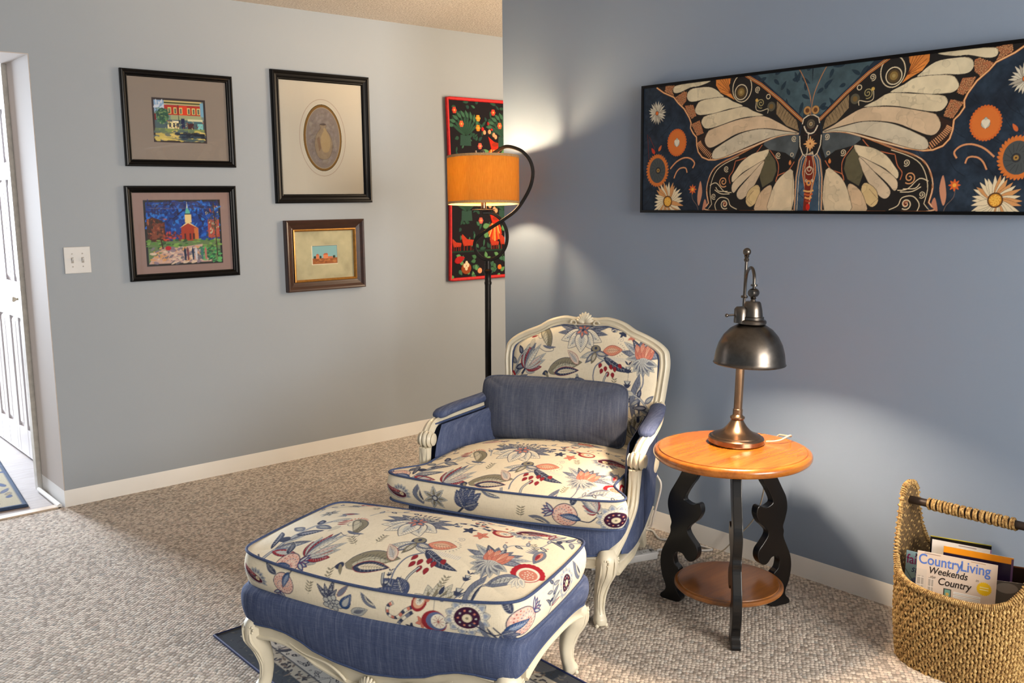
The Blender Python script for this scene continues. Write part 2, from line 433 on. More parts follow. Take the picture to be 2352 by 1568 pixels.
def smooth_pts(pts, n=4, closed=False):
    P = [Vector(p) for p in pts]; out = []; m = len(P)
    rng = range(m if closed else m - 1)
    for i in rng:
        p0 = P[(i - 1) % m] if closed or i > 0 else P[0]; p1 = P[i]; p2 = P[(i + 1) % m]
        p3 = P[(i + 2) % m] if closed or i + 2 < m else P[-1]
        for k in range(n):
            t = k / n
            out.append(0.5 * ((2 * p1) + (p2 - p0) * t + (2 * p0 - 5 * p1 + 4 * p2 - p3) * t * t + (3 * p1 - p0 - 3 * p2 + p3) * t ** 3))
    if not closed: out.append(P[-1])
    return [tuple(q) for q in out]
BFLY = {'wing':[(-707,243),(-670,220),(-617,198),(-597,176),(-564,149),(-538,113),(-529,93),(-531,73),(-517,52),(-501,37),(-499,7),(-491,-20),(-471,-41),(-440,-52),(-410,-53),(-345,-41),(-287,-24),(-231,-8),(-187,6),(-134,22),(-91,26),(-47,26),(-36,68),(-73,99),(-128,144),(-183,189),(-234,226),(-279,251),(-413,252),(-547,248),(-664,249)],'lower':[(-47,26),(-102,25),(-160,14),(-231,-10),(-310,-42),(-374,-64),(-415,-89),(-438,-128),(-446,-172),(-436,-217),(-429,-247),(-59,-245),(-59,-136),(-46,-64),(-35,-28)],'gray':[(-187,6),(-123,21),(-47,24),(-47,-28),(-62,-63),(-99,-39),(-167,-25),(-192,-7)],'band':[(-345,246),(-279,251),(-211,214),(-128,153),(-36,68),(-47,31),(-109,61),(-196,99),(-270,141),(-322,164),(-349,204)],'fan':[(-413,250),(-336,250),(-353,218),(-343,189),(-325,164),(-363,184),(-390,196),(-412,224)],'netp':[(-141,145),(-57,71),(-47,35),(-98,56),(-142,100)],'oval':[(-170,-29),(-141,-65),(-134,-102),(-149,-138),(-192,-161),(-205,-123),(-190,-68)],'lead':[(-279,249),(-211,210),(-128,148),(-73,101),(-33,68)],'center':[(-240,258),(-184,207),(-74,117),(-21,69),(6,58),(-3,256)],'stem':[(-54,-245),(-51,-127),(-41,-68),(-26,-46),(11,-48),(19,-245)],'thor':[(-34,57),(-29,76),(-11,86),(5,86),(11,-48),(-11,-40),(-15,-56),(-29,-46),(-40,-19),(-43,17)],'abdo':[(11,-52),(-13,-54),(-24,-87),(-26,-114),(-16,-159),(-1,-245),(19,-245)],'ant':[(-59,255),(-32,211),(-7,152),(3,85)],'ant2':[],'curlA':[(-630,-81),(-598,-54),(-560,-40),(-528,-44),(-508,-62),(-517,-81)],'curlB':[(-610,-119),(-597,-94),(-578,-80),(-552,-80),(-544,-98)],'leafA':[(-478,-132),(-468,-172),(-476,-212),(-485,-227),(-491,-192)],'leafB':[(-455,-202),(-445,-222),(-457,-242),(-466,-242)],'stemA':[(-518,-176),(-514,-202),(-492,-227),(-485,-247)],'flow':[(-198,-7),(-230,-38),(-286,-55),(-315,-61)],'flow2':[(-315,-63),(-325,-97),(-342,-120),(-336,-144)],'flow3':[(-431,-150),(-401,-141),(-364,-173),(-329,-178)],'flow4':[(-164,-27),(-130,-70),(-126,-107),(-136,-139)],'flow5':[(-61,-72),(-86,-103),(-128,-120),(-135,-143)],'flow6':[(-398,-247),(-405,-222),(-382,-197),(-346,-202),(-333,-227),(-303,-241)],'feathers':[[(-622,226),(-614,240),(-573,245),(-449,246),(-448,239),(-497,229),(-534,228),(-585,214),(-614,214)],[(-552,193),(-547,212),(-522,224),(-448,223),(-411,209),(-390,193),(-375,180),(-411,178),(-465,178),(-508,173),(-539,176)],[(-510,145),(-495,168),(-465,177),(-375,179),(-333,160),(-287,139),(-350,133),(-409,123),(-445,120),(-488,120),(-507,130)],[(-479,92),(-469,111),(-445,118),(-362,129),(-284,137),(-241,118),(-196,99),(-263,98),(-320,91),(-384,76),(-431,67),(-462,69)],[(-460,30),(-443,58),(-407,69),(-320,89),(-257,96),(-193,96),(-136,72),(-87,46),(-47,28),(-124,42),(-189,52),(-256,49),(-318,37),(-370,15),(-417,-4),(-442,-5),(-457,10)],[(-424,-30),(-411,-12),(-358,15),(-301,38),(-244,49),(-189,51),(-124,40),(-50,27),(-97,27),(-150,20),(-204,7),(-276,-15),(-333,-34),(-380,-47),(-410,-50),(-423,-45)],[(-167,-25),(-185,-59),(-229,-80),(-284,-107),(-324,-140),(-330,-120),(-314,-97),(-286,-64),(-241,-38),(-197,-28)],[(-185,-61),(-206,-86),(-250,-118),(-294,-155),(-317,-179),(-329,-169),(-324,-142),(-284,-110),(-229,-80)],[(-187,-63),(-202,-109),(-226,-151),(-264,-193),(-287,-205),(-304,-193),(-300,-169),(-250,-120)],[(-220,-151),(-203,-161),(-202,-194),(-224,-222),(-246,-232),(-264,-212),(-254,-174)],[(-159,-152),(-150,-176),(-161,-246),(-223,-246),(-218,-213),(-197,-175)],[(-65,-104),(-65,-245),(-164,-246),(-158,-194),(-138,-148),(-107,-116)]],'edges':[[(-660,247),(-614,242),(-627,224),(-617,203),(-663,224)],[(-610,197),(-566,216),(-553,212),(-555,178),(-577,160)],[(-561,161),(-520,161),(-504,120),(-525,110),(-545,128)],[(-528,88),(-487,100),(-474,70),(-468,50),(-498,42)],[(-495,32),(-449,53),(-467,20),(-429,-16),(-425,-47),(-465,-36),(-491,-13)]],'pt':{'eye':(-297,190),'sp1':(-224,193),'sp2':(-209,143),'ring':(-178,164),'gc':(-164,128),'sp3':(-355,-89),'sp4':(-368,-137),'sp5':(-360,-222),'ol':(-79,-83),'thx':(6,56),'sun':(8,-12),'ey':(-16,103),'d1':(-703,142),'d2':(-641,-211),'of':(-598,21),'gear':(-697,-86),'star':(-515,-164),'sp6':(-65,9),'r2':(-72,-47),'sp7':(-412,-192),'sp8':(-128,-47),'lf':(-692,1)}}

# ------------------------------------------------------------------ materials
M_WALL_A = paint_mat('soft_grey_paint', (158, 166, 175))
M_WALL_B = paint_mat('grey_paint_shaded', (134, 150, 172))  # same wall paint, bluer and darker: its dim cool light is in the colour
M_WHITE = simple('white_trim_paint', (240, 240, 238), 0.4, 0, 0.02, 3, 0.05, 60, 0.0006)
M_DOOR = simple('white_door_paint', (224, 220, 222), 0.4, 0, 0.01, 3)
M_HALLP = paint_mat('pale_hall_paint', (196, 188, 182))
M_CARPET = carpet_mat()
M_LINEN = linen_mat('slate_blue_linen', (78, 90, 122), (50, 60, 92), (124, 132, 156))
M_LINEN_P = linen_mat('grey_blue_pillow_linen', (90, 97, 116), (64, 71, 92), (128, 132, 144))
M_PIPE = simple('slate_piping', (62, 78, 116), 0.8, 0, 0.12, 300, 0.6, 700, 0.001)
M_CREAM = simple('cream_carved_wood', (216, 208, 186), 0.42, 0, 0.05, 9, 0.15, 40, 0.001, 0.15)
M_BLACKWOOD = simple('black_painted_wood', (6, 6, 8), 0.30, 0, 0.1, 5, 0, 200, 0.001, 0.0)
M_IRON = simple('dark_bronze_iron', (34, 30, 27), 0.38, 0.6, 0.1, 30)
M_PEWTER = simple('brushed_pewter', (104, 98, 92), 0.30, 1.0, 0.06, 60)
M_COPPER = simple('warm_pewter', (140, 116, 94), 0.27, 1.0, 0.06, 60)
M_HONEY = wood_mat('honey_pine', (112, 58, 14), (164, 94, 26), (198, 128, 48), (1.5, 16, 16), 0.26, 0.5)
M_HONEY2 = wood_mat('honey_pine_shaded', (92, 54, 20), (132, 80, 30), (160, 102, 48), (1.5, 16, 16), 0.3, 0.4)  # shelf wood, with the shade under the table top put into its colour
M_FRAME_BK = simple('black_frame_lacquer', (8, 7, 8), 0.30, 0, 0.1, 20, 0, 200, 0.001, 0.0)
M_FRAME_BK.node_tree.nodes['Principled BSDF'].inputs['Specular IOR Level'].default_value = 0.18
M_FRAME_BR = wood_mat('dark_walnut_frame', (34, 17, 11), (54, 28, 18), (72, 38, 24), (3, 30, 30), 0.35, 0.25)
M_GOLD = simple('aged_gilt', (168, 120, 54), 0.35, 0.7, 0.1, 60)
M_ART = attr_mat('printed_artwork', 0.55, 0.0, 0.0, 0.10)
M_PRINT = attr_mat('framed_print_paper', 0.6)
M_FLORAL = attr_mat('floral_linen', 0.9, 0.35)
M_QUILT = attr_mat('quilt_cotton', 0.85, 0.3)
M_RUGP = attr_mat('rug_pile', 0.95, 0.8)
M_PAPER = attr_mat('magazine_paper', 0.35, 0, 0.2)
M_PAGES = simple('magazine_pages', (222, 218, 210), 0.7, 0, 0.04, 300)
M_WHITEPL = simple('white_plastic', (206, 206, 206), 0.35, 0, 0.02, 8)
M_CORD = simple('grey_lamp_cord', (168, 158, 140), 0.5, 0, 0.04, 30)
M_SEA = NT('seagrass_rope')
_v = M_SEA.coord(); _n = M_SEA.noise(_v, 130, 4, 0.7)
_c = M_SEA.ramp(_n, [(0.30, S((72, 48, 26))), (0.43, S((136, 104, 62))), (0.56, S((186, 154, 98))), (0.72, S((222, 198, 142)))])
_w = M_SEA.n('ShaderNodeTexWave'); _w.inputs['Scale'].default_value = 95; _w.inputs['Distortion'].default_value = 3.5; _w.bands_direction = 'DIAGONAL'
M_SEA.l(_v, _w.inputs['Vector'])
M_SEA = M_SEA.fin(_c, 0.75, 0, M_SEA.bump(_n, 0.7, 0.003), 0, 0.25)
M_SEAIN = simple('seagrass_lining', (96, 74, 44), 0.9, 0, 0.2, 90, 0.8, 150, 0.004)
M_DARKBAR = simple('dark_stained_bar', (42, 30, 24), 0.5, 0, 0.15, 40)

k = NT('popcorn_ceiling'); v = k.coord()
n1 = k.noise(v, 95, 4, 0.65)
M_CEIL = k.fin(k.ramp(n1, [(0.35, S((196, 186, 176))), (0.7, S((232, 224, 214)))]), 0.9, 0, k.bump(n1, 1.0, 0.012))

k = NT('hall_plank_floor'); v = k.coord((1, 1, 1), (0, 0, 0))
br = k.n('ShaderNodeTexBrick'); br.inputs['Scale'].default_value = 1.0
br.inputs['Brick Width'].default_value = 1.1; br.inputs['Row Height'].default_value = 0.125; br.inputs['Mortar Size'].default_value = 0.0015
br.inputs['Color1'].default_value = S((150, 134, 124)); br.inputs['Color2'].default_value = S((122, 112, 112)); br.inputs['Mortar'].default_value = S((96, 84, 80))
k.l(v, br.inputs['Vector'])
gr = k.noise(k.coord((3, 34, 1)), 2.0, 5, 0.65)
M_PLANK = k.fin(k.mix(0.55, br.outputs['Color'], k.ramp(gr, [(0.3, S((104, 90, 84))), (0.7, S((172, 160, 152)))])), 0.62, 0, None, 0.0)

# shade cloth: beige linen that lets some lamp light through
k = NT('lamp_shade_linen'); v = k.coord((260, 260, 24))
nn = k.noise(v, 1.0, 3, 0.7)
k.l(k.ramp(nn, [(0.3, S((150, 98, 38))), (0.7, S((176, 122, 54)))]), k.b.inputs['Base Color'])
k.b.inputs['Roughness'].default_value = 0.9
tr = k.n('ShaderNodeBsdfTranslucent')
k.l(k.ramp(nn, [(0.25, (0.90, 0.50, 0.050, 1)), (0.75, (0.98, 0.64, 0.090, 1))]), tr.inputs['Color'])
ad = k.n('ShaderNodeAddShader'); k.l(k.b.outputs[0], ad.inputs[0]); k.l(tr.outputs[0], ad.inputs[1])
mx = k.n('ShaderNodeMixShader'); mx.inputs[0].default_value = 0.30
k.l(k.b.outputs[0], mx.inputs[1]); k.l(tr.outputs[0], mx.inputs[2]); k.l(mx.outputs[0], k.out.inputs['Surface'])
M_SHADE = k.m
def bulb_mat(name, col, strength):
    k = NT(name); k.b.inputs['Emission Color'].default_value = col; k.b.inputs['Emission Strength'].default_value = strength
    return k.fin((1, 0.9, 0.8, 1), 0.4)
M_BULB_F = bulb_mat('floor_lamp_bulb_glass', (1, 0.71, 0.40, 1), 760.0)
M_BULB_D = bulb_mat('desk_lamp_bulb_glass', (1, 0.75, 0.52, 1), 3100.0)
# picture glass: clear sheet with a weak mirror
k = NT('picture_glass')
tb = k.n('ShaderNodeBsdfTransparent'); gl = k.n('ShaderNodeBsdfGlossy'); gl.inputs['Roughness'].default_value = 0.02
fr = k.n('ShaderNodeFresnel'); fr.inputs['IOR'].default_value = 1.45
mx = k.n('ShaderNodeMixShader'); k.l(fr.outputs[0], mx.inputs[0]); k.l(tb.outputs[0], mx.inputs[1]); k.l(gl.outputs[0], mx.inputs[2])
k.l(mx.outputs[0], k.out.inputs['Surface'])
M_GLASS = k.m

# ------------------------------------------------------------------ room
YA = 4.654      # face of the picture wall
XB = 3.0626     # face of the painting wall
YC = 3.5637     # free end of the painting wall
HC = 2.44
XO = 1.2245     # right side of the hall opening
struct(boxobj('floor', -2.2, -2.2, -0.08, 5.6, YA + 0.02, 0.0, M_CARPET))
struct(boxobj('ceiling', -2.2, -2.2, HC, 5.6, YA + 0.0, HC + 0.08, M_CEIL))
wl = MB().box(XO, YA, 0, 5.6, YA + 0.376, HC).build('wall_left', M_WALL_A, smooth=False)
struct(wl)
struct(boxobj('wall_header', -2.2, YA, 2.093, XO, YA + 0.376, HC, M_WALL_A))
struct(boxobj('wall_right', XB, -2.2, 0, XB + 0.115, YC, HC, M_WALL_B))
struct(boxobj('wall_passage', 5.5, -2.2, 0, 5.6, YA, HC, M_WALL_A))
# thin pale drywall lining of the opening
struct(boxobj('trim_1', XO - 0.004, YA + 0.001, 0.0, XO, YA + 0.372, 2.093, M_HALLP))
struct(boxobj('trim_2', -2.2, YA + 0.001, 2.089, XO - 0.004, YA + 0.372, 2.093, M_HALLP))

def baseboard(name, path, h=0.082, t=0.013):
    # path walked with the wall on the right hand side of the travel direction
    sec = [(0, 0), (-t, 0), (-t, h * 0.72), (-t * 0.75, h * 0.80), (-t * 0.55, h * 0.86), (-t * 0.5, h * 0.95), (-t * 0.25, h), (0, h)]
    vs = []; fs = []; n = len(path); kk = len(sec)
    P = [Vector((a, b, 0)) for a, b in path]
    for i in range(n):
        d0 = (P[i] - P[i - 1]).normalized() if i > 0 else (P[1] - P[0]).normalized()
        d1 = (P[i + 1] - P[i]).normalized() if i < n - 1 else d0
        n0 = Vector((d0.y, -d0.x, 0)); n1 = Vector((d1.y, -d1.x, 0)); m = (n0 + n1)
        m = m / (m.dot(n0)) if m.length > 1e-6 else n0
        for a, b in sec: vs.append((P[i].x + m.x * a, P[i].y + m.y * a, b))
    for i in range(n - 1):
        for j in range(kk):
            a, b = i * kk + j, i * kk + (j + 1) % kk
            fs.append((a, b, b + kk, a + kk))
    fs += [tuple(range(kk)), tuple((n - 1) * kk + j for j in range(kk))]
    return struct(MB().add(vs, fs).build(name, M_WHITE, smooth=False))
baseboard('baseboard_left', [(5.5, YA - 0.0005), (XO - 0.0045, YA - 0.0005), (XO - 0.0045, YA + 0.376)][::-1])
baseboard('baseboard_right', [(XB + 0.115, YC + 0.0005), (XB - 0.0005, YC + 0.0005), (XB - 0.0005, -2.2)])
# ---- hall behind the opening
struct(boxobj('floor_hall', -2.2, YA + 0.02, -0.08, 1.34, 8.8, -0.002, M_PLANK))
struct(boxobj('trim_3', -2.2, YA + 0.012, -0.004, XO - 0.018, YA + 0.062, 0.006, simple('pale_oak_strip', (206, 188, 168), 0.4, 0, 0.05, 12), bevel=0.002))
tag(MB().tube([(XO - 0.026, YA + 0.012, 0.010), (XO - 0.026, YA + 0.362, 0.010)], 0.011, 12).build('shoe_moulding', M_WHITE), 'short white quarter round moulding at the foot of the opening return', 'moulding')
XD = 1.335
struct(boxobj('wall_hall_right', XD + 0.03, YA + 0.376, 2.05, XD + 0.12, 8.8, HC, M_HALLP))
struct(boxobj('wall_hall_far', XD - 0.02, 7.75, 0, XD + 0.12, 8.8, 2.05, M_HALLP))
struct(boxobj('ceiling_hall', -2.2, YA + 0.376, HC, XD + 0.12, 8.8, HC + 0.08, simple('hall_ceiling_paint', (232, 206, 186), 0.8)))
struct(boxobj('trim_4', XO - 0.026, 5.032, 0, XO + 0.012, 5.085, 2.16, simple('casing_edge_paint', (212, 208, 200), 0.45), bevel=0.002))
cs = MB().box(XD - 0.016, 5.085, 2.052, XD + 0.03, 7.75, 2.13).box(XD - 0.028, 5.085, 2.13, XD + 0.03, 7.75, 2.15).box(XD - 0.02, 5.085, 2.062, XD + 0.03, 7.75, 2.072)
struct(cs.build('trim_5', M_WHITE, smooth=False, bevel=0.003))
struct(boxobj('trim_6', XD + 0.005, 5.085, 2.035, XD + 0.03, 7.75, 2.052, simple('closet_track_grey', (70, 66, 66), 0.5)))  # dark grey track strip above the door leaves
# bifold closet door: leaves with raised panels
door = thing('door_1', 'white panelled bifold closet door in the bright hall beyond the opening', 'door', (XD, 5.10, 0.012)); door['kind'] = 'structure'
LW = 0.405
def leaf(i):
    y0 = i * (LW + 0.003); zt = 2.02
    m = MB().box(0.004, y0, 0, 0.034, y0 + LW, zt)
    st = 0.052; rails = [(0.0, 0.16), (0.80, 1.00), (1.55, 1.64), (1.92, zt)]
    cols = [(0, st), (LW / 2 - 0.026, LW / 2 + 0.026), (LW - st, LW)]
    for a, b in cols: m.box(-0.008, y0 + a, 0, 0.004, y0 + b, zt)
    for a, b in rails: m.box(-0.0075, y0 + st, a, 0.004, y0 + LW - st, b)
    ys = [(st, LW / 2 - 0.026), (LW / 2 + 0.026, LW - st)]; zs = [(0.16, 0.80), (1.00, 1.55), (1.64, 1.92)]
    for a, b in ys:
        for c, d in zs:
            i1, i2 = 0.008, 0.030
            v = [(0.003, y0 + a + i1, c + i1), (0.003, y0 + b - i1, c + i1), (0.003, y0 + b - i1, d - i1), (0.003, y0 + a + i1, d - i1),
                 (-0.005, y0 + a + i2, c + i2), (-0.005, y0 + b - i2, c + i2), (-0.005, y0 + b - i2, d - i2), (-0.005, y0 + a + i2, d - i2)]
            m.add(v, [(4, 5, 6, 7), (0, 1, 5, 4), (1, 2, 6, 5), (2, 3, 7, 6), (3, 0, 4, 7)])
    return m.build('door_leaf', M_DOOR, door, smooth=False)
for i in range(6):
    lf = leaf(i)
    if i in (1, 4):
        MB().lathe([(0.0, -0.040), (0.012, -0.038), (0.015, -0.030), (0.011, -0.022), (0.006, -0.016), (0.008, -0.008)], 16, (0, i * (LW + 0.003) + 0.13, 0.905), 'x').build('door_knob', simple('beige_knob', (196, 184, 160), 0.4), lf)

# hall rug
hr = thing('hall_rug', 'cream and slate blue woven rug on the hall plank floor', 'rug', (0.755, 5.628, 0.0), math.radians(-5.7))
P = Paint(-0.42, -0.80, 0.42, 0.80, 0.005, (60, 78, 106))
P.poly([(-0.395, -0.775), (0.395, -0.775), (0.395, 0.775), (-0.395, 0.775)], (168, 160, 136))
rr = random.Random(3)
for i in range(230):
    x, y = rr.uniform(-0.37, 0.37), rr.uniform(-0.75, 0.75)
    P.petal(x, y, rr.uniform(0.04, 0.10), 0.024, rr.uniform(0, 6.28), rr.choice([(66, 82, 120), (84, 94, 122), (140, 128, 104)]), (50, 60, 92), 0.003)
im = P.result(); X, Y = np.meshgrid(np.linspace(-0.42, 0.42, P.w), np.linspace(-0.80, 0.80, P.h))
e = np.minimum(np.minimum(X + 0.42, 0.42 - X), np.minimum(Y + 0.80, 0.80 - Y)); Z = 0.004 + 0.008 * np.clip(e / 0.01, 0, 1) ** 0.5
gridmesh('rug_face', X, Y, Z, M_RUGP, hr, im)
boxobj('rug_backing', -0.418, -0.798, 0.0, 0.418, 0.798, 0.004, simple('rug_edge_blue', (62, 76, 108), 0.9), hr)

# light switch plate
sw = thing('light_switch', 'white double toggle light switch plate on the grey wall by the opening', 'light switch', (1.361, YA - 0.0005, 1.171))
MB().box(-0.059, -0.006, -0.062, 0.059, 0, 0.062).build('switch_plate', M_WHITEPL, sw, smooth=False, bevel=0.003)
for sx in (-0.023, 0.023):
    MB().box(sx - 0.0055, -0.0072, -0.013, sx + 0.0055, -0.006, 0.013).build('toggle_slot', simple('slot_grey', (150, 146, 140), 0.5), sw, smooth=False)
    MB().add([(sx - 0.0045, -0.006, -0.006), (sx + 0.0045, -0.006, -0.006), (sx + 0.0045, -0.006, 0.006), (sx - 0.0045, -0.006, 0.006),
              (sx - 0.0035, -0.017, 0.004), (sx + 0.0035, -0.017, 0.004), (sx + 0.0035, -0.015, 0.010), (sx - 0.0035, -0.015, 0.010)],
             [(0, 1, 2, 3), (4, 5, 6, 7), (0, 1, 5, 4), (1, 2, 6, 5), (2, 3, 7, 6), (3, 0, 4, 7)]).build('toggle', M_WHITEPL, sw, smooth=False)
    for sz in (-0.030, 0.030):
        MB().lathe([(0.003, -0.0075), (0.003, -0.006)], 10, (sx, 0, sz), 'y').build('screw', M_PEWTER, sw)

# ------------------------------------------------------------------ framed pictures on the picture wall
def frame_ring(w, h, fw, prof):
    """mitred frame; prof: list of (inward 0..1, depth)"""
    vs = []; fs = []; kk = len(prof)
    for sx, sz in ((-1, -1), (1, -1), (1, 1), (-1, 1)):
        for a, d in prof: vs.append((sx * (w / 2 - a * fw), -d, sz * (h / 2 - a * fw)))
    for c in range(4):
        for j in range(kk - 1):
            a, b = c * kk + j, c * kk + j + 1; c2 = ((c + 1) % 4) * kk
            fs.append((a, b, c2 + j + 1, c2 + j))
    return MB().add(vs, fs)
PROF = [(0, 0), (0, 0.016), (0.10, 0.021), (0.28, 0.022), (0.40, 0.018), (0.60, 0.016), (0.74, 0.013), (0.80, 0.015), (0.90, 0.014), (1.0, 0.008), (1.0, 0.003)]
def picture(name, label, x0, x1, z0, z1, fw, fmat, paint_fn, matcol, prof=PROF, res=0.0022, tilt=0.0):
    w, h = x1 - x0, z1 - z0
    t = thing(name, label, 'picture', ((x0 + x1) / 2, YA - 0.0005, (z0 + z1) / 2), 0, None, (0, tilt, 0))
    frame_ring(w, h, fw, prof).build('frame', fmat, t, smooth=False)
    boxobj('backing_board', -w / 2 + 0.004, -0.003, -h / 2 + 0.004, w / 2 - 0.004, 0, h / 2 - 0.004, M_PAGES, t)
    iw, ih = w - 2 * fw, h - 2 * fw
    P = Paint(-iw / 2, -ih / 2, iw / 2, ih / 2, res, matcol)
    paint_fn(P, iw, ih)
    im = P.result(); X, Z = np.meshgrid(np.linspace(-iw / 2, iw / 2, P.w), np.linspace(-ih / 2, ih / 2, P.h))
    gridmesh('print', X, np.full_like(X, -0.0045), Z, M_PRINT, t, im)
    g = MB().add([(-iw / 2, -0.0075, -ih / 2), (iw / 2, -0.0075, -ih / 2), (iw / 2, -0.0075, ih / 2), (-iw / 2, -0.0075, ih / 2)], [(0, 1, 2, 3)])
    g.build('glass', M_GLASS, t, smooth=False)
    return t
def R4(x0, y0, x1, y1): return [(x0, y0), (x1, y0), (x1, y1), (x0, y1)]
def dabs(P, x0, y0, x1, y1, n, cols, lo, hi, seed, ang=(0, 6.28), alpha=0.85):
    r = random.Random(seed)
    for i in range(n):
        P.disc(r.uniform(x0, x1), r.uniform(y0, y1), r.uniform(lo, hi), r.choice(cols), r.uniform(lo, hi) * 0.45, 7, r.uniform(*ang), alpha)

def p_shop(P, w, h):
    a, b = 0.134, 0.106                   # half size of the small print with its dark inner mat
    P.disc(0, 0, 0.0001, (0, 0, 0))
    P.poly(R4(-a, -b - 0.004, a, b - 0.004), (46, 36, 38)); a -= 0.010; b -= 0.010
    def q(u, v): return (-a + 2 * a * u, -b - 0.004 + 2 * b * v)
    def rc(u0, v0, u1, v1, c, al=1.0): P.poly([q(u0, v0), q(u1, v0), q(u1, v1), q(u0, v1)], c, alpha=al)
    rc(0, 0, 1, 1, (110, 130, 130)); rc(0, 0.7, 0.25, 1, (128, 160, 196)); dabs(P, *q(0.02, .8), *q(.2, .98), 12, [(60, 110, 170), (196, 206, 220)], .006, .016, 1)
    rc(0.2, 0.90, 0.96, 1.0, (196, 178, 120)); rc(0.2, 0.925, 0.96, 0.965, (64, 72, 40)); rc(0.93, .62, 1, .97, (110, 160, 190))
    rc(0.2, 0.64, 0.93, 0.89, (168, 44, 24)); rc(0.5, 0.64, 0.66, 0.88, (206, 58, 22))
    for u in (0.27, 0.385, 0.50, 0.66, 0.76, 0.86):
        rc(u, 0.67, u + 0.065, 0.83, (214, 198, 120)); rc(u + 0.014, 0.685, u + 0.052, 0.81, (88, 96, 84))
    rc(0.32, 0.52, 0.95, 0.64, (150, 158, 120)); rc(0.0, 0.3, 1, 0.52, (70, 92, 100)); rc(0.66, 0.50, 0.97, 0.55, (206, 206, 168)); rc(0.66, .44, .97, .50, (60, 96, 108))
    rc(0.25, 0.30, 0.48, 0.47, (226, 214, 160))
    for u in (0.28, 0.36, 0.435): rc(u, 0.33, u + 0.04, 0.44, (44, 40, 60))
    rc(0.53, .30, .60, .56, (26, 34, 74)); rc(0.66, .28, .78, .45, (66, 22, 26)); rc(.86, .3, .97, .44, (120, 190, 190))
    rc(0.345, 0.47, 0.475, .495, (236, 230, 210)); P.line([q(.485, .28), q(.475, .9)], .003, (30, 40, 40))
    P.disc(*q(0.16, 0.62), 0.030, (42, 84, 66), 0.036); dabs(P, *q(.04, .42), *q(.30, .80), 60, [(36, 76, 60), (70, 120, 84), (28, 52, 56), (120, 150, 96)], .005, .010, 2)
    rc(0, .5, .03, .66, (110, 34, 30)); rc(0, 0.2, 1, 0.30, (122, 142, 84)); rc(0, 0, 1, 0.2, (186, 170, 92))
    dabs(P, *q(0, .0), *q(1, .26), 80, [(196, 180, 96), (90, 110, 90), (70, 90, 100), (210, 190, 110)], .008, .022, 3, (-.15, .15))
    P.poly([q(.35, .17), q(1, .19), q(1, .06), q(.75, .08), q(.5, .13)], (16, 26, 44)); P.poly([q(.1, .10), q(.4, .05), q(1, .03), q(1, 0), q(.55, 0)], (60, 80, 84))
    dabs(P, *q(.4, .05), *q(1, .2), 30, [(18, 30, 52), (44, 66, 84), (10, 16, 30)], .008, .02, 4, (-.1, .1))
    dabs(P, *q(.2, .3), *q(.98, .5), 60, [(60, 100, 110), (180, 180, 140), (50, 40, 60), (150, 80, 60)], .003, .006, 5)
picture('framed_street_print', 'black framed small street painting with red brick shopfronts in wide taupe mat', 1.612, 2.168, 1.607, 2.062, 0.033, M_FRAME_BK, p_shop, (132, 122, 114))

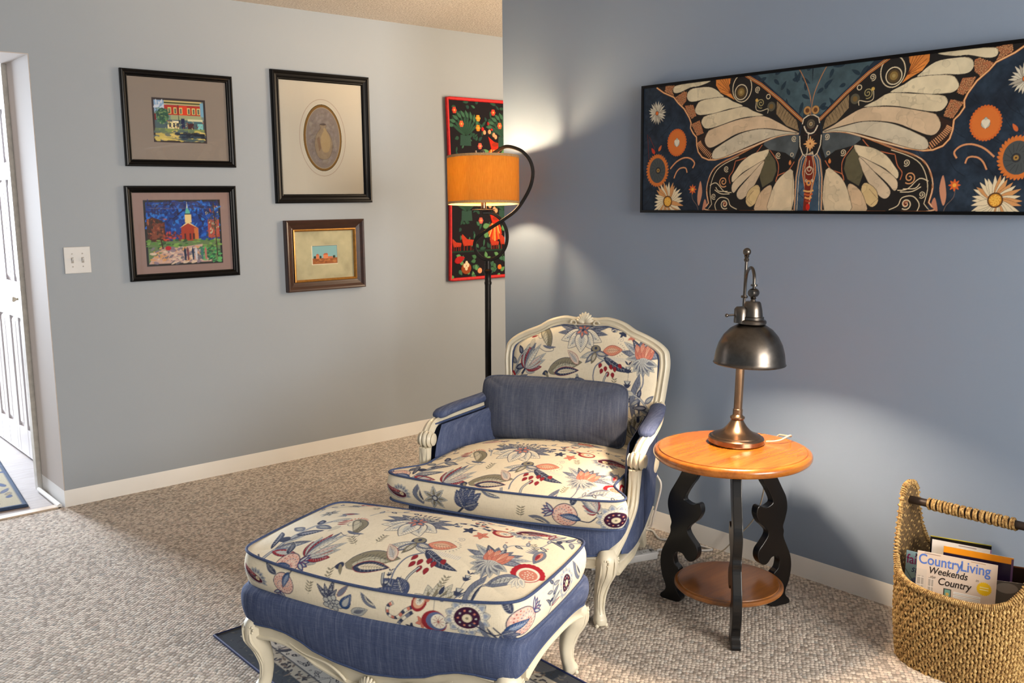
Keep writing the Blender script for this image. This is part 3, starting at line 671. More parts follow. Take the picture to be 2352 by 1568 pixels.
def p_church(P, w, h):
    a, b = 0.196, 0.162; oy = -0.002
    P.poly(R4(-a, -b, a, b), (36, 38, 40)); a -= 0.011; b -= 0.011
    def q(u, v): return (-a + 2 * a * u, -b + 2 * b * v)
    def rc(u0, v0, u1, v1, c, al=1.0): P.poly([q(u0, v0), q(u1, v0), q(u1, v1), q(u0, v1)], c, alpha=al)
    rc(0, 0, 1, 1, (20, 60, 140)); dabs(P, *q(0, .45), *q(1, 1), 260, [(20, 70, 170), (30, 100, 200), (14, 36, 100), (40, 120, 210), (30, 40, 96)], .008, .02, 11)
    dabs(P, *q(0, .8), *q(1, 1), 90, [(24, 34, 88), (40, 40, 90), (20, 50, 120)], .006, .016, 12)
    P.poly([q(0, .35), q(0, .72), q(.08, .76), (q(.17, .72)), q(.24, .66), q(.24, .35)], (70, 38, 30)); rc(.06, .4, .22, .66, (120, 66, 48))
    dabs(P, *q(0, .36), *q(.25, .74), 80, [(110, 50, 36), (60, 40, 30), (160, 90, 60), (40, 40, 36)], .005, .011, 13)
    dabs(P, *q(.22, .36), *q(.48, .5), 60, [(130, 50, 36), (70, 40, 40), (190, 70, 44), (50, 44, 60)], .006, .012, 14)
    P.poly([q(.46, .36), q(.46, .58), q(.56, .67), q(.68, .58), q(.70, .36)], (156, 56, 34)); P.poly([q(.44, .57), q(.56, .68), q(.70, .56), q(.56, .65)], (222, 196, 140))
    rc(.64, .38, .70, .57, (190, 110, 60)); rc(.52, .66, .61, .79, (222, 200, 140)); rc(.525, .79, .60, .81, (60, 60, 60))
    P.poly([q(.53, .81), q(.535, .86), q(.555, .91), q(.58, .87), q(.60, .81)], (90, 176, 160)); P.poly([q(.55, .9), q(.558, 1.0), q(.566, .9)], (210, 220, 200))
    for u in (.50, .57, .62): rc(u, .38, u + .025, .48, (70, 30, 34))
    rc(.84, .4, 1, .7, (170, 80, 64)); dabs(P, *q(.82, .35), *q(1, .95), 80, [(60, 70, 50), (150, 70, 50), (40, 60, 90), (190, 180, 150)], .004, .010, 15)
    rc(0, 0, 1, .36, (96, 120, 80)); dabs(P, *q(0, .25), *q(1, .38), 90, [(80, 130, 60), (120, 160, 80), (40, 80, 50)], .007, .014, 16, (-.2, .2))
    P.poly([q(0, 0), q(.05, .1), q(.3, .24), q(.75, .30), (q(.72, .15)), q(.9, 0)], (186, 156, 148)); dabs(P, *q(.05, .0), *q(.75, .26), 150, [(196, 160, 140), (120, 110, 130), (210, 190, 170), (200, 150, 100), (96, 96, 110)], .008, .018, 17, (-.5, .7))
    dabs(P, *q(.72, 0), *q(1, .25), 80, [(50, 130, 80), (90, 170, 100), (30, 80, 60)], .007, .015, 18, (-.3, .9))
    P.disc(*q(.27, .25), .015, (170, 24, 40), .011)
    for u, c in ((.49, (24, 40, 70)), (.53, (110, 60, 70)), (.60, (30, 50, 80)), (.645, (190, 190, 200)), (.73, (60, 110, 110)), (.78, (170, 110, 100))):
        P.poly([q(u, .04), q(u - .012, .2), q(u + .005, .26), q(u + .022, .2), q(u + .02, .04)], c)
    dk = (22, 22, 34)
    for pts in ([(0.02, .95), (.2, .96), (.38, .95), (.42, .90), (.43, .78)], [(.42, .78), (.36, .73), (.30, .74)], [(.43, .8), (.50, .86)], [(.15, .96), (.12, .88)], [(.64, .84), (.75, .76), (.82, .7)], [(.62, .95), (.78, .9), (.9, .8)], [(.7, .8), (.78, .62)]):
        P.line([q(*p) for p in pts], .0035, dk)
    P.line([q(.93, .98), q(.94, .6), q(.955, .1)], .006, (60, 50, 40)); P.line([q(.17, .45), q(.2, .24)], .006, (60, 36, 26))
    for u in (.88, .98, .84): P.line([q(.945, .5), q(u, .75)], .003, (90, 84, 70))
picture('framed_church_print', 'black framed painting of a steepled red church under a deep blue sky', 1.597, 2.158, 1.054, 1.514, 0.033, M_FRAME_BK, p_church, (140, 118, 114))

def p_oval(P, w, h):
    dark = (44, 38, 30)
    P.ring(0, 0.005, 0.142, 0.0022, (170, 140, 120), 0.206, n=60)
    P.disc(0, 0.005, 0.123, (226, 220, 200), 0.184, 60); P.disc(0, 0.005, 0.119, dark, 0.180, 60)
    P.disc(0, 0.005, 0.117, (140, 104, 52), 0.177, 60); P.disc(0.001, 0.004, 0.106, (206, 190, 160), 0.165, 60)
    P.disc(0.001, 0.004, 0.104, (150, 138, 130), 0.163, 60)
    r = random.Random(5)     # a plain brushed abstract: soft tan and grey washes round a tall rounded shape
    def inside(x, y): return (x / 0.100) ** 2 + ((y - 0.004) / 0.158) ** 2 < 0.93
    cols = [(166, 154, 142), (134, 122, 116), (180, 170, 152), (150, 134, 120), (172, 160, 156), (120, 110, 108)]
    for i in range(420):
        x, y = r.uniform(-.1, .1), r.uniform(-.155, .165)
        if inside(x * 1.12, y * 1.08): P.disc(x, y, r.uniform(.006, .016), r.choice(cols), r.uniform(.005, .010), 8, r.uniform(0, 3), .30)
    jar = smooth_pts([(-.016, .075), (-.014, .055), (-.040, .020), (-.052, -.030), (-.040, -.085), (-.018, -.108), (.022, -.108), (.046, -.085), (.060, -.030), (.046, .020), (.020, .055), (.022, .075)], 5, True)
    P.poly(jar, (172, 148, 110), alpha=.55); P.poly([(p_[0] * .55 + .014, p_[1] * .7 + .004) for p_ in jar], (206, 180, 126), alpha=.45)
    P.line(jar + jar[:1], .0020, (64, 52, 50), alpha=.55); P.disc(.003, .078, .020, (76, 62, 58), .006, 20, 0, .7)
    P.poly([(-.036, .0), (-.022, .015), (-.012, -.05), (-.026, -.07)], (120, 76, 56), alpha=.45)
picture('framed_oval_print', 'large black framed picture with an oval opening in a wide cream mat', 2.385, 2.987, 1.422, 2.118, 0.048, M_FRAME_BK, p_oval, (214, 206, 190))

def p_farm(P, w, h):
    im = P.a; n = fbm(P.H, P.W, 60, 9)[..., None]; im *= (0.72 + 0.55 * n)
    a, b = 0.078, 0.050
    P.poly(R4(-a - .004, -b - .004, a + .003, b + .003), (226, 220, 196)); P.poly(R4(-a, -b, a + .002, b + .002), (96, 74, 52))
    P.poly(R4(-a, -b, a, b), (128, 172, 176)); P.poly(R4(-a, -b, a, -b * .35), (150, 90, 48)); dabs(P, -a + .01, -b + .008, a - .01, -b * .45, 40, [(170, 104, 56), (126, 72, 40), (180, 120, 70)], .005, .012, 21, (-.1, .1))
    P.poly(R4(-.055, -.02, -.036, 0.0), (206, 120, 80)); P.poly([(-.057, 0), (-.046, .008), (-.034, 0)], (170, 84, 50))
    P.poly(R4(-.01, -.02, .02, .0), (214, 130, 86)); P.poly([(-.012, 0), (-.004, .008), (.014, .01), (.022, 0)], (180, 90, 56)); P.poly(R4(.02, -.02, .05, -.01), (190, 110, 74))
    for x in (-.066, -.06, -.03, .055, .062, -.025): P.disc(x, -.012, .004, (40, 56, 44), .008)
picture('framed_farm_print', 'small brown framed picture with a tiny farmhouse scene in a mottled mat', 2.424, 2.916, 0.942, 1.330, 0.058, M_FRAME_BR, p_farm, (176, 170, 138),
        [(0, 0), (0, 0.030), (0.08, 0.034), (0.22, 0.032), (0.45, 0.022), (0.70, 0.015), (0.84, 0.013), (0.86, 0.017), (1.0, 0.014), (1.0, 0.003)])
for t_ in list(bpy.data.objects):
    if t_.name == 'framed_farm_print':
        frame_ring(0.392, 0.288, 0.012, [(0, 0.010), (0, 0.0185), (0.4, 0.020), (1, 0.013), (1, 0.006)]).build('gilt_liner', M_GOLD, t_, smooth=False)

# ------------------------------------------------------------------ quilted wall hanging
q = thing('quilted_wall_hanging', 'black quilted wall hanging with green leaves and orange flowers bound in red', 'wall hanging', (3.535, YA - 0.012, 0.94))
QW, QH = 0.62, 1.10
P = Paint(0, 0, QW, QH, 0.0024, (26, 22, 28))
G1, G2, G3 = (62, 104, 80), (44, 78, 62), (96, 144, 92)
rr = random.Random(8)
def repeat(oy):
    for i in range(70):
        x, y = rr.uniform(0.02, QW - .02), oy + rr.uniform(0, 0.46)
        P.petal(x, y, rr.uniform(.026, .05), rr.uniform(.012, .024), rr.uniform(0, 6.28), rr.choice([G1, G2, G2, (40, 70, 64)]), (18, 30, 28), .0018)
    for x0 in (0.0, 0.31):
        P.poly([(x0 + .085, oy + .19), (x0 + .175, oy + .19), (x0 + .17, oy + .255), (x0 + .09, oy + .255)], (46, 76, 66))
        for a in range(9):
            an = math.radians(35 + a * 14); P.petal(x0 + .13, oy + .25, .15, .020, an, G2, (16, 28, 26), .0015); P.petal(x0 + .13 + .11 * math.cos(an), oy + .25 + .11 * math.sin(an), .05, .022, an + .6, G1, (16, 28, 26), .0015)
        for (dx, dy, c) in ((.235, .36, (226, 150, 50)), (.232, .30, (224, 140, 44)), (.245, .19, (214, 96, 84)), (.10, .32, (206, 96, 60)), (.05, .40, (200, 70, 50))):
            for a in range(6): P.disc(x0 + dx + .011 * math.cos(a * 1.047), oy + dy + .013 * math.sin(a * 1.047), .008, c)
            P.disc(x0 + dx, oy + dy, .006, (240, 180, 90))
        for (dx, dy) in ((.285, .275), (.325, .28), (.36, .262), (.375, .25)): P.disc(x0 + dx, oy + dy, .012, (216, 158, 116), .014)
        for (dx, dy) in ((.27, .295), (.32, .33), (.345, .30), (.42, .265)): P.disc(x0 + dx, oy + dy, .011, (196, 34, 34), .012)
        bx, by = x0 + .36, oy + .12     # bird with a striped round tail
        P.disc(bx, by, .055, (206, 76, 30), .060)
        for a in range(-4, 5):
            an = math.radians(-92 + a * 19); c = [(232, 180, 96), (198, 40, 26), (226, 120, 44)][a % 3]
            P.line([(bx + .006 * a, by + .05), (bx + .062 * math.cos(an) * .6, by + .03 + .05 * math.sin(an)), (bx + .058 * math.cos(an), by + .064 * math.sin(an))], .008, c)
        P.poly([(bx - .02, by + .05), (bx - .045, by + .13), (bx - .03, by + .12), (bx + .0, by + .10), (bx + .045, by + .09), (bx + .03, by + .05)], (206, 44, 24))
        P.petal(bx - .02, by + .08, .07, .028, 0.1, (160, 46, 26)); P.petal(bx + .06, by + .08, .055, .036, 1.2, G3, (20, 40, 30)); P.petal(bx + .07, by + .0, .055, .034, 1.4, G3, (20, 40, 30))
        P.petal(bx - .10, by + .03, .06, .034, .2, G3, (20, 40, 30)); P.petal(bx - .08, by - .04, .055, .034, 1.3, G3, (20, 40, 30))
        for (dx, dy, s) in ((.10, .035, 1.0), (.02, .03, .7)):      # small deer
            ex, ey = x0 + dx, oy + dy
            P.poly([(ex, ey), (ex + .085 * s, ey + .002), (ex + .09 * s, ey + .035 * s), (ex + .03 * s, ey + .042 * s), (ex - .01 * s, ey + .075 * s), (ex - .02 * s, ey + .06 * s)], (186, 58, 36))
            for lx in (.005, .03, .06, .08): P.line([(ex + lx * s, ey + .01), (ex + lx * s, ey - .035 * s)], .005, (150, 44, 30))
    P.poly(R4(0, oy - .005, QW, oy + .006), (30, 56, 44))
repeat(0.17); repeat(0.63)
for i in range(40):
    P.petal(rr.uniform(0.02, QW), rr.uniform(0.0, 0.15), .04, .026, rr.uniform(0, 6.28), rr.choice([G3, G1, (66, 110, 74)]), (20, 34, 28), .0018)
P.disc(.125, .065, .040, (150, 70, 34), .036); 
for dx, dy in ((-.014, .008), (.012, .010), (0, -.010), (.002, .024)): P.disc(.125 + dx, .075 + dy, .011, (226, 206, 170), .013)
P.petal(.03, .11, .085, .045, .3, (176, 30, 34)); P.disc(.235, .045, .018, (224, 150, 104)); P.disc(.40, .06, .016, (222, 120, 50))
col = P.result()
X, Z = np.meshgrid(np.linspace(0, QW, P.w), np.linspace(0, QH, P.h))
lum = col.sum(-1); sm = fbm(P.h, P.w, 14, 4, 2)
Y = -0.006 - 0.006 * np.clip(lum * 3, 0, 1) * (0.6 + 0.4 * sm) - 0.006 * np.sin(Z * 5.5) ** 2
def shrink(Z): return 0.012 * (1 - np.clip(X / 0.3, 0, 1)) * np.sin(Z / QH * PI)
gridmesh('quilt_face', X + shrink(Z), Y, Z, M_QUILT, q, col)
boxobj('quilt_back', 0.005, -0.004, 0.005, QW - .005, 0.009, QH - 0.005, simple('black_cotton', (24, 22, 26), 0.9), q)
bp = [(0.012 * math.sin(t * PI), 0, t * QH) for t in np.linspace(0, 1, 24)] + [(x, -0.002, QH) for x in np.linspace(0.02, QW, 12)] + [(QW, 0, z) for z in np.linspace(QH, 0, 12)[1:]] + [(x, 0, 0) for x in np.linspace(QW, 0.02, 12)[1:]]
MB().tube([(p[0], -0.007, p[2]) for p in bp], 0.0105, 10, closed=True, up=(0, 1, 0)).build('red_binding', simple('red_binding_cloth', (200, 26, 30), 0.7, 0, 0.08, 60, 0.4, 60, 0.002), q)

# ------------------------------------------------------------------ long butterfly canvas
B = BFLY
art = thing('butterfly_canvas', 'long black framed panoramic canvas of a cream winged butterfly among flowers on navy', 'painting', (XB - 0.002, 1.8595, 1.632), -PI / 2)
AW, AH = 1.574, 0.516
P = Paint(-AW / 2 + .01, -AH / 2 + .01, AW / 2 - .01, AH / 2 - .01, 0.00145, (24, 30, 44))
n = fbm(P.H, P.W, 90, 21, 5)[..., None]; n2 = fbm(P.H, P.W, 24, 31, 4)[..., None]
P.a[:] = lin((22, 26, 38)) * (1 - n) + lin((50, 68, 88)) * n; P.a *= (0.45 + 0.75 * n2)
NAVY, BLK, ORG, CRM, GRY, DCR = (26, 30, 42), (32, 30, 30), (214, 132, 72), (222, 206, 172), (78, 88, 94), (176, 140, 110)
def mm(p): return (p[0] / 1000.0, p[1] / 1000.0)
def both(fn):
    for sg in (1, -1):
        P.T = (lambda q, sg=sg: q * np.array([sg, 1.0])); fn()
    P.T = None
mot = (0.82 + 0.36 * fbm(P.H, P.W, 46, 44, 5)); blot = fbm(P.H, P.W, 70, 52, 3)
mot = np.where((blot > 0.56) & (blot < 0.585), mot * 0.80, mot) * np.where(blot > 0.585, 0.93, 1.0)
teal = (0.45 + 1.0 * fbm(P.H, P.W, 60, 61, 5))
rr = random.Random(2)
def pinside(q_, x, y):
    c_ = False
    for a_, b_ in zip(q_, q_[1:] + q_[:1]):
        if (a_[1] > y) != (b_[1] > y) and x < (b_[0] - a_[0]) * (y - a_[1]) / (b_[1] - a_[1]) + a_[0]: c_ = not c_
    return c_
def side():
    pl = lambda k: [mm(p) for p in B[k]]
    P.poly(pl('center'), (72, 94, 104), mod=teal); P.poly(pl('stem'), (62, 86, 108), mod=teal)
    for i in range(26):
        x, y = rr.uniform(-.30, -.01), rr.uniform(.08, .25)
        if y > .05 + abs(x) * .55: P.petal(x, y, rr.uniform(.02, .045), .011, rr.uniform(0, 6.28), (38, 56, 70), (26, 38, 50), .001)
    for i in range(10):
        P.line([(rr.uniform(-.06, -.01), y0 := rr.uniform(-.24, 0)), (rr.uniform(-.06, -.01), y0 + .03)], .0014, (30, 46, 70))
    for i in range(40): P.line(smooth_pts([(x0 := rr.uniform(-.78, -.4), y1 := rr.uniform(-.25, .25)), (x0 + .03, y1 + .02), (x0 + .05, y1 + .05)], 3), .0014, (20, 24, 34))
    # lower wing, then upper wing
    P.poly(pl('lower'), BLK); P.poly(pl('gray'), (82, 90, 94), mod=teal); P.line(smooth_pts(pl('lower')[:12], 3), .0056, ORG); P.line(smooth_pts(pl('lower')[:12], 3), .0024, CRM); P.line(smooth_pts([(x * .955 - .004, y - .004) for x, y in pl('lower')[4:12]], 3), .0026, CRM); 
    P.line([mm(p) for p in B['lower'][:9]], .0016, (60, 30, 20))
    P.poly(pl('oval'), (92, 88, 66), mod=mot)
    for k_ in ('flow', 'flow2', 'flow4', 'flow5'): P.line(smooth_pts(pl(k_), 4), .0028, (196, 112, 74))
    for k_ in ('flow3', 'flow6'): P.line(smooth_pts(pl(k_), 4), .0030, CRM)
    for k_, r, w in (('sp3', .012, .0026), ('sp4', .021, .0036), ('sp5', .019, .0036), ('sp6', .011, .0024), ('sp7', .012, .0024), ('sp8', .012, .0026)):
        P.spiral(*mm(B['pt'][k_]), r, w, CRM if k_ != 'sp4' else (220, 160, 110), 1.7, 1.0)
    P.ring(*mm(B['pt']['r2']), .006, .002, CRM); P.petal(*mm(B['pt']['ol']), .018, .010, 1.5, ORG, (90, 40, 20), .001)
    o = mm(B['pt']['sp4']); P.line(smooth_pts([(o[0] - .035, o[1] - .02), (o[0] - .02, o[1] - .035), (o[0] + .02, o[1] - .036)], 4), .003, CRM); P.line(smooth_pts([(o[0] - .04, o[1] - .03), (o[0] - .01, o[1] - .045), (o[0] + .03, o[1] - .046)], 4), .003, CRM)
    P.spiral(mm(B['pt']['sp5'])[0], mm(B['pt']['sp5'])[1], .009, .0024, (196, 110, 74), 1.4)
    P.poly(pl('wing'), BLK)
    for i, e in enumerate(B['edges']):
        q_ = [mm(p) for p in e]; P.poly(q_, (176, 112, 76) if i < 4 else (52, 36, 30)); xs = [p[0] for p in q_]; ys = [p[1] for p in q_]
        for _ in range(130 if i < 4 else 40):
            x, y = rr.uniform(min(xs), max(xs)), rr.uniform(min(ys), max(ys))
            if not pinside(q_, x, y): continue
            if i < 4: P.disc(x, y, .0032, (40, 28, 26), n=8, alpha=.8); P.disc(x, y, .0022, (208, 150, 104), n=8)
    e = [mm(p) for p in B['edges'][4]]
    for j in range(15):
        t = j / 14.0; x = -.497 + .07 * t ** 1.4; y = .012 - .066 * t; P.line([(x, y), (x + .018 - .006 * t, y + .010 + .008 * t)], .0028, (222, 160, 112))
    P.line([mm(p) for p in B['wing'][:21]], .0062, (206, 128, 74)); P.line([mm(p) for p in B['wing'][:21]], .0026, (232, 200, 150))
    P.line([mm(p) for p in B['wing'][15:22]], .0040, CRM)
    P.poly(pl('fan'), (222, 138, 66), mod=mot); f = pl('fan')
    for j in range(1, 7): P.line([f[3], ((f[0][0] + (f[1][0] - f[0][0]) * j / 6), f[0][1] + (f[1][1] - f[0][1]) * j / 6)], .0015, (90, 44, 24))
    for j in range(1, 4): P.line([f[3], ((f[0][0] + (f[6][0] - f[0][0]) * j / 3), f[0][1] + (f[6][1] - f[0][1]) * j / 3)], .0015, (90, 44, 24))
    for i, ft in enumerate(B['feathers']):
        q_ = smooth_pts([mm(p) for p in ft], 3, True)
        c = [(222, 210, 178), (224, 213, 182), (222, 210, 178), (218, 204, 172), (214, 190, 158), (206, 196, 172), (222, 206, 172), (212, 194, 164), (206, 188, 160), (210, 186, 136), (206, 180, 146), (214, 198, 166)][i]
        P.poly(q_, c, mod=mot); P.line(q_ + q_[:1], .0016, (40, 34, 32))
        P.line([q_[j] for j in range(0, len(q_), 3)][:3], .001, (150, 130, 100))
    P.line([mm((-230, -172)), mm((-262, -205)), mm((-238, -225))], .0014, (110, 80, 60)) 
    P.poly(pl('band'), (36, 34, 34)); P.poly(pl('netp'), (146, 124, 92)); a = mm(B['netp' if False else 'netp'][2]); 
    for j in range(9):
        t = j / 8.0; p0 = (-.130 + .084 * t, .146 - .086 * t); P.line([p0, (p0[0] - .02 + .012 * t, p0[1] - .05 + .03 * t)], .0012, (50, 42, 34)); P.line([(-.130 + .07 * t, .10 - .045 * t), (-.105 + .07 * t, .14 - .06 * t)], .0010, (50, 42, 34))
    ex, ey = mm(B['pt']['eye'])
    P.ring(ex + .004, ey + .014, .042, .0034, CRM, .050); P.disc(ex, ey, .030, (50, 44, 38)); P.ring(ex, ey, .027, .0034, (226, 212, 180)); P.disc(ex, ey - .001, .021, (88, 70, 44)); P.disc(ex, ey, .014, (140, 116, 66)); P.disc(ex, ey, .006, (172, 150, 96))
    for k_, r, w in (('sp1', .012, .0026), ('sp2', .018, .0028)): P.spiral(*mm(B['pt'][k_]), r, w, CRM if k_ == 'sp1' else (172, 160, 110), 1.8)
    P.ring(*mm(B['pt']['ring']), .008, .0028, CRM); P.disc(*mm(B['pt']['gc']), .017, (92, 88, 72)); P.disc(*mm(B['pt']['gc']), .009, (120, 96, 56))
    s2 = mm(B['pt']['sp2']); P.disc(s2[0] - .018, s2[1] + .012, .006, (206, 170, 90)); P.line(smooth_pts([(s2[0] - .02, s2[1] + .006), (s2[0] - .02, s2[1] - .02), (s2[0], s2[1] - .028), (s2[0] + .03, s2[1] - .022), (s2[0] + .03, s2[1] - .038)], 4), .0024, CRM)
    P.line(pl('lead'), .0110, (204, 122, 64)); P.line(pl('lead'), .0060, (48, 36, 30)); P.line(pl('lead'), .0024, (230, 186, 130))
    # body half
    P.line(pl('stem')[:5], .0050, (222, 196, 150)); P.line(pl('stem')[:5], .0020, (170, 70, 40)); q_ = [(x + .010, y) for x, y in pl('stem')[:5]]; P.line(q_, .0018, CRM)
    P.poly(pl('abdo'), (116, 38, 22)); P.line(pl('abdo')[1:6], .0034, (220, 140, 80)); q_ = [(x * .72, y) for x, y in pl('abdo')[1:6]]; P.line(q_, .0018, CRM)
    P.poly(pl('thor'), (34, 30, 30)); P.line(pl('thor'), .0036, (228, 214, 186))
    P.line(smooth_pts(pl('ant'), 4), .0026, (190, 130, 80)); 
    x, y = mm(B['pt']['ey']); P.disc(x, y, .0155, (66, 44, 28)); P.disc(x, y, .0145, (184, 140, 84)); P.disc(x, y, .008, (104, 66, 40))
    # flowers outside the wings
    def daisy(x, y, r, n_, c1, c2, core, cr):
        for j in range(n_):
            an = 2 * PI * j / n_ + rr.uniform(-.05, .05); L = r * rr.uniform(.84, 1.02); P.petal(x, y, L, r * .20, an, rr.choice([c1, c1, c2]), (40, 34, 34), .0008)
        P.disc(x, y, cr * 1.25, (90, 60, 36)); P.disc(x, y, cr, core)
        if cr > .012:
            for j in range(24): a_ = j * 2.4; q2 = cr * .85 * math.sqrt(j / 24.0); P.disc(x + q2 * math.cos(a_), y + q2 * math.sin(a_), .0030, (236, 186, 84), n=8)
    daisy(*mm(B['pt']['d1']), .048, 22, (206, 202, 184), (170, 164, 150), (214, 110, 50), .007)
    x, y = mm(B['pt']['of']); P.disc(x, y, .046, (212, 116, 52), .051, 60)
    for j in range(30): a_ = 2 * PI * j / 30; P.disc(x + .045 * math.cos(a_), y + .050 * math.sin(a_), .0045, (206, 104, 44), n=8)
    P.petal(x, y - .016, .034, .026, PI / 2, (180, 184, 172), (90, 84, 70), .001); P.disc(x - .006, y + .004, .007, (222, 216, 196)); P.disc(x + .006, y + .004, .007, (222, 216, 196)); P.poly([(x - .012, y + .001), (x + .012, y + .001), (x, y - .018)], (222, 216, 196))
    x, y = mm(B['pt']['gear'])
    for j in range(32): a_ = 2 * PI * j / 32; P.petal(x + .046 * math.cos(a_), y + .053 * math.sin(a_), .015, .010, a_ + .4, (206, 116, 52))
    P.disc(x, y, .050, (206, 116, 52), .058, 40); P.disc(x, y, .042, (72, 78, 80), .050, 40); P.disc(x + .004, y, .014, (50, 52, 56)); P.disc(x + .004, y, .008, (160, 126, 66)); P.disc(x + .004, y, .003, (60, 40, 30))
    for j in range(14): a_ = 2 * PI * j / 14; P.line([(x + .018 * math.cos(a_), y + .02 * math.sin(a_)), (x + .038 * math.cos(a_ + .3), y + .044 * math.sin(a_ + .3))], .0014, (48, 52, 58))
    daisy(*mm(B['pt']['d2']), .082, 30, (226, 212, 180), (206, 150, 96), (206, 142, 48), .019)
    P.line(smooth_pts(pl('curlA'), 4), .0055, (214, 150, 104)); P.line(smooth_pts(pl('curlB'), 4), .0050, (214, 150, 104))
    q_ = pl('leafA'); P.poly(smooth_pts(q_, 4, True), (200, 142, 112)); P.poly(smooth_pts(pl('leafB'), 4, True), (190, 130, 104)); P.line(smooth_pts(pl('stemA'), 3), .002, (120, 100, 90))
    x, y = mm(B['pt']['star'])
    for j in range(8): P.petal(x, y, .020, .008, j * PI / 4, (212, 100, 48))
    P.disc(x, y, .006, (236, 170, 70)); x, y = mm(B['pt']['lf'])
    P.petal(x, y - .01, .028, .012, 1.0, (206, 104, 54)); P.petal(x - .02, y - .02, .03, .014, 2.2, (196, 58, 34)); P.line([(x - .05, y + .05), (x - .02, y)], .002, (120, 40, 30)); P.line([(x - .05, y - .05), (x - .06, y + .06)], .003, (96, 40, 34))
both(side)
x, y = 0.0, B['pt']['thx'][1] / 1000.0
P.disc(x, y, .026, (40, 38, 38), .030, 30)
for j in range(14): P.disc(x + .013 * math.cos(j * .449), y + .013 * math.sin(j * .449), .0036, (96, 88, 72), n=8)
P.disc(x, y, .010, (70, 60, 50)); P.ring(x, y, .006, .0016, CRM); P.disc(x, y, .0025, (200, 170, 110))
P.line(smooth_pts([(-.027, y - .006), (-.016, y - .026), (0, y - .033), (.016, y - .026), (.027, y - .006)], 5), .0046, (230, 220, 196))
x, y = 0.0, B['pt']['sun'][1] / 1000.0
for j in range(12): P.petal(x, y, .021 if j % 3 else .028, .008, j * PI / 6 + PI / 2, (226, 168, 108))
P.disc(x, y, .0085, (228, 186, 120)); P.disc(x, y, .004, (150, 70, 44))
for yy, r in ((-.10, .007), (-.105, .014)): P.ring(0, yy, r, .0022, CRM)
P.line([(0, -.09), (0, -.07)], .002, CRM); P.disc(0, -.148, .010, (220, 150, 80)); P.disc(0, -.148, .004, (60, 70, 110)); P.spiral(-.012, -.140, .006, .002, CRM, 1.2); P.spiral(.012, -.140, .006, .002, CRM, 1.2, sg=-1)
for j, yy in enumerate((-.178, -.190, -.202, -.213)):
    P.line(smooth_pts([(-.020 + .003 * j, yy + .004), (0, yy), (.020 - .003 * j, yy + .004)], 4), .006, [(222, 172, 104), (196, 96, 48), (222, 160, 96), (170, 60, 36)][j])
P.disc(0, -.232, .008, (200, 36, 24), .012)
for yy in (.045, .032, .02): P.line([(-.024, yy), (0, yy - .006), (.024, yy)], .0012, (90, 50, 44))
im = P.result()
X, Z = np.meshgrid(np.linspace(-AW / 2 + .008, AW / 2 - .008, P.w), np.linspace(-AH / 2 + .008, AH / 2 - .008, P.h))
gridmesh('canvas_print', X, np.full_like(X, -0.030), Z, M_ART, art, im)
boxobj('stretcher', -AW / 2 + .02, -0.029, -AH / 2 + .02, AW / 2 - .02, -0.001, AH / 2 - .02, M_PAGES, art)
frame_ring(AW, AH, 0.0150, [(0, 0), (0, 0.034), (0.7, 0.034), (0.72, 0.030), (1.0, 0.026), (1.0, 0.0)]).build('frame', M_FRAME_BK, art, smooth=False)

# ------------------------------------------------------------------ floral print
NV, SL, LG, CM, CO, OL, GR = (56, 64, 90), (118, 125, 144), (192, 194, 190), (150, 44, 54), (210, 132, 112), (142, 136, 116), (240, 229, 204)
WH = (236, 230, 212); NB = (48, 78, 126)
def at(P, x, y, fn, s=1.0, sy=None, a=0.0, fl=1, **kw):
    sy = sy or s; ca, sa = math.cos(a), math.sin(a)
    P.T = lambda q: np.stack([x + (q[:, 0] * fl * ca - q[:, 1] * sa) * s, y + (q[:, 0] * fl * sa + q[:, 1] * ca) * sy], 1)
    fn(P, **kw); P.T = None
def m_big(P):
    for an, L, W in ((168, .125, .030), (186, .115, .026), (150, .100, .028), (12, .125, .030), (-6, .118, .026), (30, .100, .028), (128, .070, .024), (52, .070, .024)):
        a = math.radians(an); P.petal(0, 0.005, L, W, a, SL, NV, .0018, inner=LG if L < .11 else (146, 152, 164)); P.petal(.02 * math.cos(a), .005 + .02 * math.sin(a), L * .7, .004, a, NV)
    for x in np.linspace(-.045, .045, 7): P.disc(x, .052 - abs(x) * .3, .010, NV); P.disc(x, .052 - abs(x) * .3, .0075, (206, 200, 184))
    for x in np.linspace(-.03, .03, 5): P.petal(x, .062, .022, .008, PI / 2 - x * 12, NV)
    for an, L, W in ((-158, .100, .050), (-22, .100, .050), (-130, .092, .052), (-50, .092, .052), (-90, .085, .058)):
        a = math.radians(an); P.petal(0, 0, L, W, a, WH, NV, .0034, tip=.95, inner=(206, 208, 204))
        for k_ in (.5, .7): P.disc(L * k_ * math.cos(a), L * k_ * math.sin(a), .0028, SL, n=8); 
        P.line([(L * .3 * math.cos(a), L * .3 * math.sin(a)), (L * .82 * math.cos(a), L * .82 * math.sin(a))], .0012, OL)
    for j in range(6):
        a = math.radians(30 + j * 60); P.petal(0, 0.008, .036, .020, a, SL, NV, .0016, inner=CO)
    P.disc(0, .008, .006, NV)
